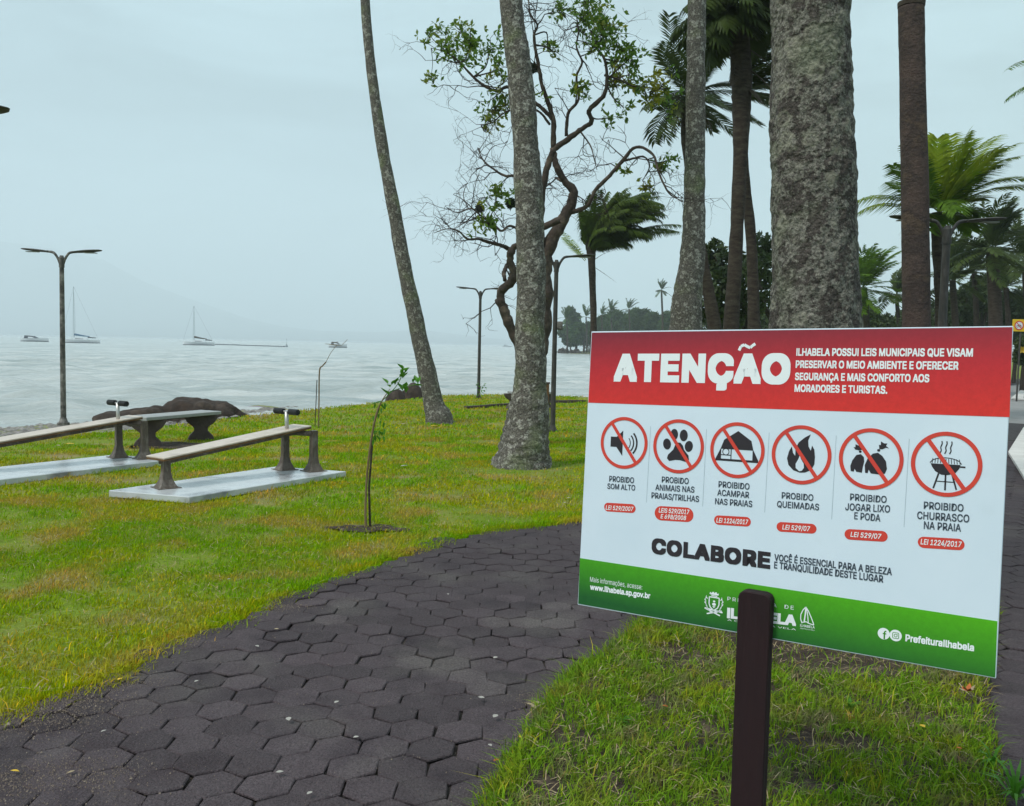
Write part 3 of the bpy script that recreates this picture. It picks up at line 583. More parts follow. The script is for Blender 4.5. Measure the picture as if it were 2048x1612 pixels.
sa = curve([(-.05, .5), (-.2, .3), (-.3, .05), (-.3, -.2), (-.22, -.42)], .05)+curve([(-.04, .5), (.1, .3), (.25, .0), (.42, -.4)], .05)+curve([(-.04, .48), (-.06, .1), (-.1, -.3)], .07)+curve([(0, .4), (.08, 0), (.12, -.35)], .05)+curve([(-.24, -.38), (0, -.3), (.12, -.36), (.42, -.42)], .05)
shape([[(k_[0]+x*S_, k_[1]+y*S_) for x, y in p] for p in sa], m_letter, 'sail_emblem', .0013)
for (cx_, cy_), k in (((1367, 1366), 0), ((1419, 1374), 1)):
    c_ = bz_(cx_, cy_); R = (bz_(cx_, cy_-25)[1]-bz_(cx_, cy_+25)[1])/2
    o = shape([ell(c_[0], c_[1], R, R, n=32)], m_letter, 'media_icon', .0012); g = []
    if k == 0: g = [bar(.12, .1, .12, -.92, .24), bar(-.15, .02, .42, .02, .2)]+curve([(.12, .0), (.13, .3), (.22, .46), (.42, .46)], .22)
    else:
        g = ring((0, 0), .2, .3, 20)+[ell(.28, .28, .06, .06, n=10)]; q = .5
        g += [bar(-q+.1, q, q-.1, q, .1), bar(-q+.1, -q, q-.1, -q, .1), bar(-q, -q+.1, -q, q-.1, .1), bar(q, -q+.1, q, q-.1, .1)]
        for sx_, sy_ in ((1, 1), (1, -1), (-1, 1), (-1, -1)): g.append(bar(sx_*(q-.12), sy_*q, sx_*q, sy_*(q-.12), .1))
    shape([[(c_[0]+x*R, c_[1]+y*R) for x, y in p] for p in g], m_green, 'icon_glyph', .0016, o)
# post in front of the board
qp = bz_(822, 1240); w_p = .094; topv = bz_(822, 1176)[1]
prof = [(-w_p/2, -1.4), (w_p/2, -1.4), (w_p/2, topv-.018), (w_p/2-.005, topv-.006), (w_p/2-.018, topv), (-w_p/2+.018, topv), (-w_p/2+.005, topv-.006), (-w_p/2, topv-.018)]
mb = MB(); mb.prism([(qp[0]+x, y) for x, y in prof], .005, .045); post = spart('sign_post', mb.mesh('sign_post', bevel=.003), m_postw)
# straighten the post so that it stands plumb and ends just inside the soil
pw = SM @ Vector((qp[0], topv, .025))
for v_ in post.data.vertices:
    wv = SM @ v_.co; loc = wv-pw; 
    hx = Ud.copy(); hx.z = 0; hx.normalize(); hn = Vector((-hx.y, hx.x, 0)); 
    a_ = v_.co.x-qp[0]; b_ = v_.co.z-.025; c_ = v_.co.y-topv
    nw = pw+hx*a_+hn*(b_ if hn.dot(Nn) > 0 else -b_)+Vector((0, 0, c_ if c_ > -1 else -(pw.z-.03)))
    v_.co = SM.inverted() @ nw
# ================================================================== TREES
def smooth(pts, n):
    pts = [Vector(p) for p in pts]; out = []
    P_ = [pts[0]*2-pts[1]]+pts+[pts[-1]*2-pts[-2]]
    for i in range(1, len(P_)-2):
        for k in range(n):
            t = k/n; a, b, c, d = P_[i-1:i+3]
            out.append(.5*((2*b)+(c-a)*t+(2*a-5*b+4*c-d)*t*t+(3*b-a-3*c+d)*t**3))
    out.append(pts[-1]); return out
def interp(vals, m_): return [float(np.interp(i/(m_-1)*(len(vals)-1), range(len(vals)), vals)) for i in range(m_)]
def trunk_mesh(pts, rads, seg=20, n=10, rough=.05, fscale=3, rings=0, seed=0, fine=0):
    P_ = smooth(pts, n); R_ = interp(rads, len(P_)); v, f = [], []; ref = None
    for i, p in enumerate(P_):
        t = (P_[min(i+1, len(P_)-1)]-P_[max(i-1, 0)]).normalized()
        ref = t.orthogonal().normalized() if ref is None else (ref-t*ref.dot(t)).normalized(); b = t.cross(ref)
        for k in range(seg):
            a = 2*math.pi*k/seg; d = ref*math.cos(a)+b*math.sin(a); q = p+d*R_[i]
            nz_ = mnoise.noise(q*fscale+Vector((seed, 0, 0)))*rough+(mnoise.noise(q*fscale*5)*rough*.4)
            if fine: nz_ += (mnoise.noise(q*18)*.5+mnoise.noise(q*42)*.35)*fine
            if rings: nz_ += rings*(.5-((i*1.0/rings_per) % 1.0))
            v.append(q+d*nz_*R_[i]*2)
    for i in range(len(P_)-1):
        for k in range(seg): a = i*seg+k; c = i*seg+(k+1) % seg; f.append((a, c, c+seg, a+seg))
    f.append(tuple(range(seg))[::-1]); e = (len(P_)-1)*seg; f.append(tuple(e+k for k in range(seg)))
    me = bpy.data.meshes.new('trunk'); me.from_pydata([tuple(q) for q in v], [], f); me.polygons.foreach_set('use_smooth', [True]*len(f)); return me
rings_per = 3.0
WIND = Vector((1, .1, 0))
def frond_geo(mb, o, d0, L_, wind=.6, grav=.5, nl=34, ll=.5, lw=.03, rr=.012, steps=12, blow=.5, droop=.6):
    p = Vector(o); d = Vector(d0).normalized(); pts = [p.copy()]; ds = []
    for i in range(steps):
        t = (i+1)/steps; d = (d+(WIND*wind+Vector((0, 0, -grav)))*t*(1.6/steps)).normalized(); p = p+d*L_/steps; pts.append(p.copy()); ds.append(d.copy())
    mb.tube(pts, [rr*(1-.85*i/steps) for i in range(steps+1)], 4, cap=False)
    for k in range(nl):
        t = .12+.88*(k+random.random()*.6)/nl; fi = t*steps; i = min(int(fi), steps-1); q = pts[i].lerp(pts[i+1], fi-i); d = ds[i]
        sd_ = d.cross(Vector((0, 0, 1)));
        if sd_.length < .05: sd_ = Vector((1, 0, 0))
        sd_.normalize(); l = ll*(math.sin(math.pi*min(1, .12+.80*t))**.7)*random.uniform(.8, 1.1)
        for s_ in (-1, 1):
            if random.random() < .06: continue
            ld = (sd_*s_*.85+d*.75+WIND*blow*.6+Vector((0, 0, .15-.25*droop))).normalized(); ld2 = (ld+Vector((0, 0, -.55*droop))+WIND*blow*.5).normalized()
            wv = ld.cross(d).cross(ld); wv = (wv.normalized() if wv.length > .01 else d)*lw*.5
            m1 = q+ld*l*.5; e = m1+ld2*l*.5; n = len(mb.v); mb.v += [tuple(q-wv*.5), tuple(q+wv*.5), tuple(m1+wv), tuple(m1-wv), tuple(e)]
            mb.f += [(n, n+1, n+2, n+3), (n+3, n+2, n+4)]
def crown(root, top, nf, L_, mat, seed=0, wind=.6, grav=.5, low=-.5, joined=False, az0=0, azr=math.pi, matd=None, nd=0, **k):
    random.seed(seed); obs = []; big = MB()
    for i in range(nf):
        el = math.radians(random.uniform(low*60, 82)) if i % 4 else math.radians(random.uniform(60, 88)); az = az0+random.uniform(-azr, azr)
        mb = big if joined else MB(); Ls = L_*random.uniform(.75, 1.08)
        frond_geo(mb, Vector(top)+Vector((0, 0, random.uniform(-.1, .1))), (math.cos(az)*math.cos(el), math.sin(az)*math.cos(el), math.sin(el)), Ls, wind*random.uniform(.7, 1.3), grav*random.uniform(.7, 1.3), **k)
        if not joined: mb.build('frond', mat, root)
    if joined: big.build('crown', mat, root)
    if nd:
        mb = MB()
        for i in range(nd):
            az = random.uniform(0, 2*math.pi); frond_geo(mb, Vector(top)-Vector((0, 0, .15)), (math.cos(az)*.6, math.sin(az)*.6, -.5), L_*random.uniform(.35, .6), .2, 1.6, nl=16, ll=.25, lw=.03)
        mb.build('dead_fronds', m_dry, root)
def place(root):                       # keep world coordinates for children of an offset Empty
    for ch in root.children: ch.location = ch.location-root.location if False else (-root.location.x, -root.location.y, -root.location.z)
def palm(label, base_, pts, rads, mat=m_bark, seg=18, n=10, rough=.05, name='palm_tree', group=None, seed=0, **tk):
    root = thing(name, label, 'palm tree', base_, group); link('trunk', trunk_mesh(pts, rads, seg, n, rough, seed=seed, **tk), mat, root); return root
def pat(lst): return [at(px, py, d) for px, py, d in lst]
# --- leaning slender palm
b_ = G(880, 846); D = b_.y
pts = [b_-Vector((0, 0, .1))]+pat([(876, 832, D), (866, 800, D), (838, 670, D), (812, 550, D), (788, 420, D), (764, 290, D), (744, 150, D), (730, 0, D), (724, -200, D), (730, -420, D)])
t_ = palm('slender palm with a leaning dark trunk, standing alone near the shore', b_, pts, [q*D/F for q in (34, 27, 20, 16, 14.5, 13, 11.5, 10, 8.8, 8, 8)], seed=1, n=12)
crown(t_, pts[-1], 16, 2.8, m_frond, 3, low=-.1, grav=.3, nl=26); place(t_)
# --- mossy palm with flared foot
b_ = G(1045, 938); D = b_.y+.25; e_ = EYE
pts = [Vector((b_.x, D, -.1))]+pat([(1046, 925, D), (1050, 890, D), (1056, 840, D), (1060, 780, D), (1061, 660, D), (1062, 520, D), (1057, 380, D), (1048, 240, D), (1036, 120, D), (1022, 0, D), (1005, -220, D), (1000, -460, D)])
px = D/F
t_ = palm('mossy grey palm trunk with a wide flared foot, in the middle of the lawn', Vector((b_.x, D, 0)), pts, [v_*px for v_ in (70, 60, 51, 42, 33, 29, 28, 26.5, 25, 24, 22, 20, 19)], seg=36, n=14, rough=.055, seed=2, fine=.06)
crown(t_, pts[-1], 16, 3.2, m_frond, 4, low=-.1, grav=.3, nl=26); place(t_)
# --- palm 3 (pale trunk swelling towards the foot)
D = 14.0
pts = [Vector((at(1370, 800, D).x, D, -.1))]+pat([(1368, 860, D), (1369, 760, D), (1370, 655, D), (1376, 590, D), (1386, 500, D), (1389, 400, D), (1391, 250, D), (1392, 120, D), (1393, 0, D), (1396, -200, D), (1398, -420, D)])
px = D/F
t_ = palm('pale grey palm trunk that swells towards its foot, just left of the two dark palms', Vector((pts[0].x, D, 0)), pts, [v_*px for v_ in (60, 52, 42, 32, 28, 24, 20.5, 19, 18, 17.5, 17, 16)], seg=30, n=14, rough=.05, seed=5, fine=.05)
crown(t_, pts[-1], 16, 3.2, m_frond, 6, low=-.1, grav=.3, nl=26); place(t_)
# --- big trunk right behind the sign
D = 4.85; px = D/F
pts = [Vector((1.66, D, 0))]+pat([(1642, 1270, D), (1641, 1180, D), (1638, 1000, D), (1634, 800, D), (1631, 650, D), (1629, 520, D), (1626, 400, D), (1624, 280, D), (1622, 140, D), (1621, 0, D), (1619, -250, D), (1618, -600, D), (1616, -1300, D)])
t_ = palm('massive lichen-covered palm trunk rising right behind the warning sign', Vector((1.66, D, .06)), pts, [v_*px for v_ in (128, 116, 102, 93, 89, 87, 82, 80, 79, 76, 74, 70, 68, 60)], m_barkbig, seg=150, n=34, rough=.028, seed=8, fine=.036)
crown(t_, pts[-1], 16, 3.2, m_frond, 9, low=-.1, grav=.3, nl=26); place(t_)
# --- topless trunk
D = 10.0; px = D/F
pts = [Vector((at(1835, 800, D).x, D, -.1))]+pat([(1834, 900, D), (1833, 650, D), (1831, 500, D), (1829, 350, D), (1826, 200, D), (1824, 100, D), (1822.5, 14, D)])
t_ = thing('dead_palm', 'brown topless trunk, sawn off flat just below the top of the photo', 'dead palm', Vector((pts[0].x, D, 0)))
link('trunk', trunk_mesh(pts, [v_*px for v_ in (30, 28, 26.5, 26, 25.5, 24.5, 24, 24)], 28, 16, .02, seed=4), m_barkbr, t_)
mb = MB(); a_ = at(1822.5, 14, D); mb.tube([a_, a_+Vector((0, 0, .05)), a_+Vector((0, 0, .055))], [25*px, 25.5*px, 22*px], 20); mb.tube([a_+Vector((0, 0, .05)), a_+Vector((.0, 0, .09))], [13*px, 12*px], 10)
mb.build('trunk_cap', m_barkdark, t_); place(t_)
# --- dark palm with the shaggy crown at the top
D = 17.0; px = D/F
pts = [Vector((at(1452, 800, D).x, D, -.1))]+pat([(1458, 760, D), (1462, 655, D), (1468, 560, D), (1474, 450, D), (1480, 330, D), (1483, 240, D), (1483, 150, D), (1478, 70, D), (1474, 10, D)])
t_ = palm('dark palm with a shaggy crown cut by the top edge, right of the pale trunk', Vector((pts[0].x, D, 0)), pts, [v_*px for v_ in (21, 17, 15.5, 14, 13, 13.5, 17, 21, 19, 14)], m_barkdark, seed=6, n=8)
crown(t_, at(1474, 5, D), 80, 1.30, m_frondd, 12, wind=.9, grav=1.3, low=-.7, nl=34, ll=.5, lw=.045, droop=1.2, matd=1, nd=6)
mb = MB()
for a_, q in (((1485, 90), (1540, 125)), ((1488, 130), (1538, 168)), ((1478, 100), (1462, 160)), ((1490, 170), (1520, 200))):
    p0 = at(*a_, D); p1 = at(*q, D-.3); frond_geo(mb, p0, (p1-p0).normalized(), (p1-p0).length*1.05, .1, .3, nl=14, ll=.22, lw=.03, steps=6)
mb.build('dead_fronds', m_dry, t_); place(t_)
# --- second trunk leaning behind it
D = 19.0; px = D/F
pts = [Vector((at(1512, 800, D).x, D, -.1))]+pat([(1512, 760, D), (1508, 655, D), (1506, 560, D), (1500, 450, D), (1492, 380, D), (1486, 300, D), (1478, 230, D), (1470, 190, D)])
t_ = palm('thin palm whose pale trunk crosses behind the dark shaggy palm, fronds blown right', Vector((pts[0].x, D, 0)), pts, [v_*px for v_ in (18, 14, 12.5, 11, 10, 9.5, 9, 9, 8)], m_barkdark, seed=7, n=8)
crown(t_, pts[-1], 22, 1.5, m_frondd, 15, wind=1.1, grav=.8, low=-.3, nl=36, ll=.45, lw=.036, az0=-.2, azr=1.3); place(t_)
# --- palm whose crown spreads behind the pale trunk
D = 22.0; px = D/F
pts = [Vector((at(1436, 760, D).x, D, -.1))]+pat([(1434, 740, D), (1428, 650, D), (1418, 590, D), (1405, 520, D), (1392, 430, D), (1381, 330, D), (1376, 260, D), (1380, 200, D)])
t_ = palm('palm half hidden behind the pale swollen trunk, its crown showing on both sides of it', Vector((pts[0].x, D, 0)), pts, [v_*px for v_ in (18, 16, 14, 12, 11, 10, 12, 15, 12)], m_barkdark, seed=9, n=8)
crown(t_, at(1384, 190, D), 34, 1.75, m_frondd, 17, wind=1.1, grav=.9, low=-.5, nl=38, ll=.55, lw=.038, nd=8); place(t_)
# --- wind-blown palm by the water
D = 32.0; px = D/F
pts = [Vector((at(1187, 800, D).x, D, -.1))]+pat([(1187, 745, D), (1187, 690, D), (1187, 630, D), (1185, 570, D), (1183, 520, D), (1181, 480, D)])
t_ = palm('windswept palm with a dense crown streaming right, between the gnarled tree and pale trunk', Vector((pts[0].x, D, 0)), pts, [v_*px for v_ in (9, 8, 7, 6.3, 6.8, 7.5, 11)], m_barkdark, seed=10, n=8)
random.seed(21)
def sweep(root, spec, D, mat, **k):
    for (ox, oy), (ex, ey), bend in spec:
        p0 = at(ox, oy, D); p1 = at(ex, ey, D+random.uniform(-1.2, 1.2)); v_ = p1-p0; mb = MB()
        frond_geo(mb, p0, (v_.normalized()+Vector((0, 0, bend))).normalized(), v_.length*(1.08+.22*bend), .15, bend*1.6+.08, **k); mb.build('frond', mat, root)
sp1 = [((1178, 505), (random.uniform(1215, 1310), random.uniform(405, 480)), random.uniform(.6, 1.3)) for _ in range(44)]+[((1180, 505), (random.uniform(1205, 1315), random.uniform(430, 515)), .9) for _ in range(34)]
sp1 += [((1180, 505), (1340, 470), .35), ((1182, 508), (1330, 488), .5), ((1180, 500), (1338, 478), .25), ((1178, 495), (1240, 392), .4), ((1176, 500), (1205, 398), .3), ((1180, 495), (1275, 410), .4), ((1172, 500), (1176, 402), .2), ((1172, 500), (1164, 430), .1), ((1176, 500), (1190, 395), .3), ((1176, 500), (1222, 400), .4)]
sweep(t_, sp1, D, m_frondg, nl=46, ll=.66, lw=.05, blow=.45, droop=1.9)
sweep(t_, [((1172, 520), (1122, 468), .1), ((1170, 522), (1128, 480), .05)], D-1, m_frondb, nl=24, ll=.35, lw=.04, blow=.2)
sweep(t_, [((1188, 520), (1215, 505), .1), ((1190, 535), (1228, 565), .1)], D, m_dry, nl=4, ll=.1, lw=.02); place(t_)
# --- bright palm on the right
D = 21.0; px = D/F
pts = [Vector((at(1884, 800, D).x, D, -.1))]+pat([(1884, 760, D), (1883, 650, D), (1880, 560, D), (1877, 500, D), (1876, 450, D), (1876, 425, D)])
t_ = palm('bright green palm with fronds fanning right, behind the double lamp at the right', Vector((pts[0].x, D, 0)), pts, [v_*px for v_ in (16, 14, 12, 11, 12, 14, 12)], m_barkdark, seed=11, n=8)
o_ = (1878, 425); random.seed(33)
sweep(t_, [(o_, (1868, 288), .05), (o_, (1852, 306), .1), (o_, (1890, 283), .1), (o_, (1925, 280), .15), (o_, (1930, 298), .2), (o_, (1975, 293), .3), (o_, (1985, 313), .3), (o_, (2010, 310), .4), (o_, (2020, 338), .5), (o_, (2030, 386), .55), (o_, (2042, 408), .5), (o_, (1960, 408), .4)], D, m_frondb, nl=50, ll=.72, lw=.042, blow=.35, droop=.5)
sweep(t_, [(o_, (1812, 308), .1), (o_, (1785, 383), .2), (o_, (1790, 348), .2), (o_, (1800, 413), .3), (o_, (1940, 333), .3), (o_, (1990, 348), .4), (o_, (1950, 373), .5), (o_, (1915, 468), .6), (o_, (1945, 458), .7), (o_, (1895, 478), .8), (o_, (1840, 468), .7), (o_, (1860, 488), .7), (o_, (1925, 488), .6)], D, m_frond, nl=50, ll=.68, lw=.045, blow=.35, droop=.9)
sweep(t_, [((1878, 440), (1722, 478), 1.0), ((1878, 445), (1740, 490), .9)], D-.8, m_frondb, nl=44, ll=.62, lw=.028, blow=-.1, droop=1.3); place(t_)
# --- background palms at the right (smaller in view: crown joined)
def bgpalm(label, px_, ptop, D, Lf, nf, mat, seed, r_=.14, wind=.6, grav=.7, top_dx=0, name='palm_tree', base_py=None):
    b = Vector((at(px_, 760, D).x, D, -.05)); tp = at(px_+top_dx, ptop, D)
    t = thing(name, label, 'palm tree', Vector((b.x, D, 0)), 'palms in the background grove'); mid = b.lerp(tp, .5)+Vector((.15, 0, 0))
    link('trunk', trunk_mesh([b, mid, tp], [r_*1.2, r_, r_*.85], 8, 6, .05, seed=seed), m_barkdark, t)
    crown(t, tp, nf, Lf, mat, seed, wind=wind, grav=grav, low=-.5, joined=True, nl=22, ll=Lf*.24, lw=Lf*.034, steps=8); place(t); return t
bgpalm('dark bushy palm in front of the grove, under the right arm of the double lamp', 1984, 500, 34, 2.2, 40, m_frondd, 41, .26)
bgpalm('green palm of the grove showing right beside the massive trunk', 1728, 575, 45, 2.4, 34, m_frond, 42, .18)
bgpalm('small dark palm between the massive trunk and the topless trunk', 1793, 590, 60, 2.6, 22, m_frondd, 43, .15)
bgpalm('palm at the right frame edge in the grove', 2052, 520, 38, 2.2, 30, m_frondd, 44, .2)
bgpalm('dark palm low in the grove between the two lamp arms', 1905, 560, 44, 2.5, 30, m_frondd, 45, .18)
bgpalm('thin dark palm seen just left of the dark bushy palm in the grove', 1948, 545, 50, 2.6, 24, m_frondd, 46, .16)
bgpalm('short palm deep in the grove left of the yellow notice', 2012, 575, 48, 2.2, 26, m_frondd, 47, .15)
bgpalm('tall lone thin palm far off on the headland, left of the pale swollen trunk', 1323, 580, 190, 2.6, 14, m_bushfar, 48, .22, wind=.5)
# palm with only a frond tip in view at the right edge
D = 20; b = Vector((at(2150, 700, D).x, D, 0)); t_ = thing('palm_tree', 'tall palm outside the right edge, only its frond tips in view high up', 'palm tree', b)
tp = at(2150, 150, D); link('trunk', trunk_mesh([b, b.lerp(tp, .5)+Vector((.2, 0, 0)), tp], [.2, .15, .13], 10, 8, .05), m_barkdark, t_); random.seed(3)
sweep(t_, [((2150, 150), (2036, 190), .6), ((2150, 150), (2042, 215), .5), ((2150, 150), (2100, 60), .3), ((2150, 150), (2240, 90), .3), ((2150, 150), (2250, 180), .5), ((2150, 150), (2180, 230), .5)], D, m_frond, nl=34, ll=.4, lw=.03); place(t_)
# ------------------------------------------------------------------ leafy trees
def leafcloud(n, centers, size, rng, flat=.55):
    """n small two-triangle leaves spread through ellipsoids (x,y,z,rx,ry,rz)"""
    c = np.array(centers, float); vol = c[:, 3]*c[:, 4]*c[:, 5]; k = rng.choice(len(c), n, p=vol**.7/np.sum(vol**.7))
    d = rng.normal(size=(n, 3)); d /= np.linalg.norm(d, axis=1)[:, None]; rr = rng.uniform(.35, 1.05, n)**.6
    P_ = c[k, :3]+d*c[k, 3:6]*rr[:, None]
    a = rng.normal(size=(n, 3)); a /= np.linalg.norm(a, axis=1)[:, None]; b = np.cross(a, rng.normal(size=(n, 3))); b /= np.linalg.norm(b, axis=1)[:, None]
    s_ = size*rng.uniform(.6, 1.4, n)[:, None]; V = np.stack([P_-a*s_, P_+b*s_*flat*.5, P_+a*s_, P_-b*s_*flat*.5], 1); i0 = np.arange(n)*4
    return V, np.c_[i0, i0+1, i0+2, i0+3]
def clumps(cx, cy, cz, rx, ry, rz, k, rng, s0=.35, s1=.6):
    o = []
    for _ in range(k):
        d = rng.normal(size=3); d /= np.linalg.norm(d); q = rng.uniform(.2, .85); f_ = rng.uniform(s0, s1)
        o.append((cx+d[0]*rx*q, cy+d[1]*ry*q, cz+d[2]*rz*q, rx*f_, ry*f_, rz*f_))
    return o
def bushtree(label, px_, y0, y1, wpx, D, n, size, mat, seed, name='broadleaf_tree', cat='tree', group='broadleaf trees in the background', base_z=0, k=9):
    rng = np.random.default_rng(seed); c = at(px_, (y0+y1)/2, D); rz = (y1-y0)/2*D/F; rx = wpx/2*D/F
    t = thing(name, label, cat, Vector((c.x, D, base_z)), group)
    V, Q = leafcloud(int(n*1.5), clumps(c.x, D, c.z, rx, rx*.8, rz, k, rng), size, rng); link('crown', npmesh('crown', V, Q, 4), mat, t)
    mb = MB(); h0 = max(base_z, c.z-rz*.2); mb.tube([(c.x, D, base_z-.05), (c.x+.05*rx, D, (base_z+c.z)/2), (c.x-.05*rx, D, c.z)], [rx*.10, rx*.07, rx*.03], 7)
    for q in range(4):
        a = rng.uniform(0, 6.28); mb.tube([(c.x, D, base_z+(c.z-base_z)*.5), (c.x+math.cos(a)*rx*.35, D+math.sin(a)*rx*.3, c.z), (c.x+math.cos(a)*rx*.6, D+math.sin(a)*rx*.5, c.z+rz*.4)], [rx*.05, rx*.03, rx*.01], 5)
    mb.build('trunk', m_barkdark, t); place(t); return t
# headland trees (far)
HL = [('low spreading tree on the tip of the headland, over the rocks', 1152, 655, 700, 62, 268, 5200, .42), ('dark conical tree rising at the headland tip', 1142, 617, 668, 30, 272, 2500, .40),
      ('rounded tree on the headland behind the windswept palm trunk', 1190, 640, 690, 62, 262, 4200, .42), ('broad tree on the headland right of the windswept palm trunk', 1235, 622, 680, 70, 258, 4500, .42),
      ('tallest broad tree of the headland row', 1275, 616, 680, 66, 254, 4500, .42), ('tree on the headland closest to the lone thin palm', 1312, 624, 680, 60, 246, 4200, .42), ('rounded tree of the headland right beside the pale swollen trunk', 1342, 612, 680, 50, 236, 4000, .42)]
for q, (lb, px_, y0, y1, wp, D, n, sz) in enumerate(HL): bushtree(lb, px_, y0, y1, wp, D, n, sz*1.5, m_bushfar, 60+q, group='trees on the far headland', base_z=-.2, k=12)
for q, (px_, y0, y1, wp, lb) in enumerate(((1168, 648, 690, 50, 'low tree of the headland between the tip and the windswept palm trunk'), (1212, 634, 685, 56, 'low tree of the headland just right of the windswept palm trunk'), (1255, 628, 685, 56, 'low tree filling the middle of the headland'), (1295, 630, 685, 56, 'low tree of the headland left of the lone thin palm'), (1330, 634, 690, 60, 'low tree of the headland under the lone thin palm'))):
    bushtree(lb, px_, y0, y1, wp, 250, 5200, .6, m_bushfar, 160+q, group='trees on the far headland', base_z=-.2, k=12)
for q, (px_, yt, lb) in enumerate(((1133, 636, 'leftmost feathery palm on the headland tip'), (1172, 634, 'feathery palm on the headland left of the windswept palm trunk'), (1203, 630, 'small yellowish palm on the headland, right of the windswept palm trunk'), (1222, 622, 'dark palm top over the headland trees'), (1258, 618, 'palm top over the middle of the headland trees'))):
    bgpalm(lb, px_, yt, 240, 3.4, 14, m_bushfar, 70+q, .2, wind=.5)
# grove at the right
GV = [('dense dark tree left of the topless trunk', 1740, 600, 690, 95, 55, 5200, .16), ('dark rounded tree just right of the topless trunk', 1905, 560, 690, 95, 52, 6500, .16), ('dark tree of the grove under the bushy palm', 1965, 540, 650, 90, 56, 5200, .16),
      ('dark tree at the right end of the grove', 2035, 560, 690, 90, 50, 5200, .16), ('low dark tree between massive trunk and topless trunk', 1790, 615, 700, 70, 58, 4200, .16), ('tree behind the dark palms, left of the massive trunk', 1520, 600, 690, 100, 60, 4500, .16), ('low green tree behind the foot of the pale trunk', 1440, 612, 700, 120, 62, 5000, .16), ('dark tree closing the grove behind the double lamp', 1855, 590, 690, 90, 60, 4500, .16)]
GV += [('dark tall tree of the grove behind the thin dark palm', 1940, 575, 700, 110, 62, 6000, .17), ('dark low tree of the grove under the notice palm', 2010, 590, 700, 90, 58, 5000, .16), ('low tree of the grove behind the topless trunk foot', 1825, 605, 700, 90, 64, 5000, .17)]
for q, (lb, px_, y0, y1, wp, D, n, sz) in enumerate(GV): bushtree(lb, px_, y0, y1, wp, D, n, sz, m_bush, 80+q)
# loose leafy tree between the trunks
D = 24.0; rng = np.random.default_rng(5); t_ = thing('broadleaf_tree', 'loose thin-limbed tree with gaps in its leaves, seen between the dark palms and massive trunk', 'tree', Vector((at(1490, 700, D).x, D, 0)), 'broadleaf trees in the background')
cen = []
for cx_, cy_, r_ in ((1430, 500, 22), (1420, 530, 24), (1450, 525, 24), (1440, 560, 26), (1425, 585, 18), (1520, 490, 24), (1535, 510, 22), (1515, 530, 26), (1495, 550, 24), (1530, 560, 22), (1470, 580, 24), (1445, 610, 30), (1500, 610, 30), (1530, 600, 20), (1480, 520, 18), (1410, 620, 24), (1455, 640, 30)):
    p = at(cx_, cy_, D+rng.uniform(-1, 1)); cen.append((*p, r_*D/F, r_*D/F, r_*D/F))
V, Q = leafcloud(5200, cen, .095, rng, .8); link('crown', npmesh('crown', V, Q, 4), m_bush, t_)
mb = MB()
for ln in (((1485, 760), (1490, 680), (1500, 620), (1520, 560), (1535, 520)), ((1490, 680), (1470, 620), (1450, 570), (1430, 510)), ((1500, 620), (1535, 600)), ((1470, 620), (1420, 600)), ((1520, 580), (1505, 545), (1512, 500)), ((1545, 640), (1520, 600), (1500, 570))):
    P_ = smooth([at(x_, y_, D) for x_, y_ in ln], 4); mb.tube(P_, interp([.09, .05, .025], len(P_)), 6)
mb.build('trunk', m_barkdark, t_); place(t_)
# hedge with yellow blooms at the right edge
D = 31; bushtree('clipped shrub with a yellow bloom under the yellow notice at the right edge', 2056, 668, 738, 64, D, 5200, .10, m_bush, 99, 'shrub', 'shrub', None)
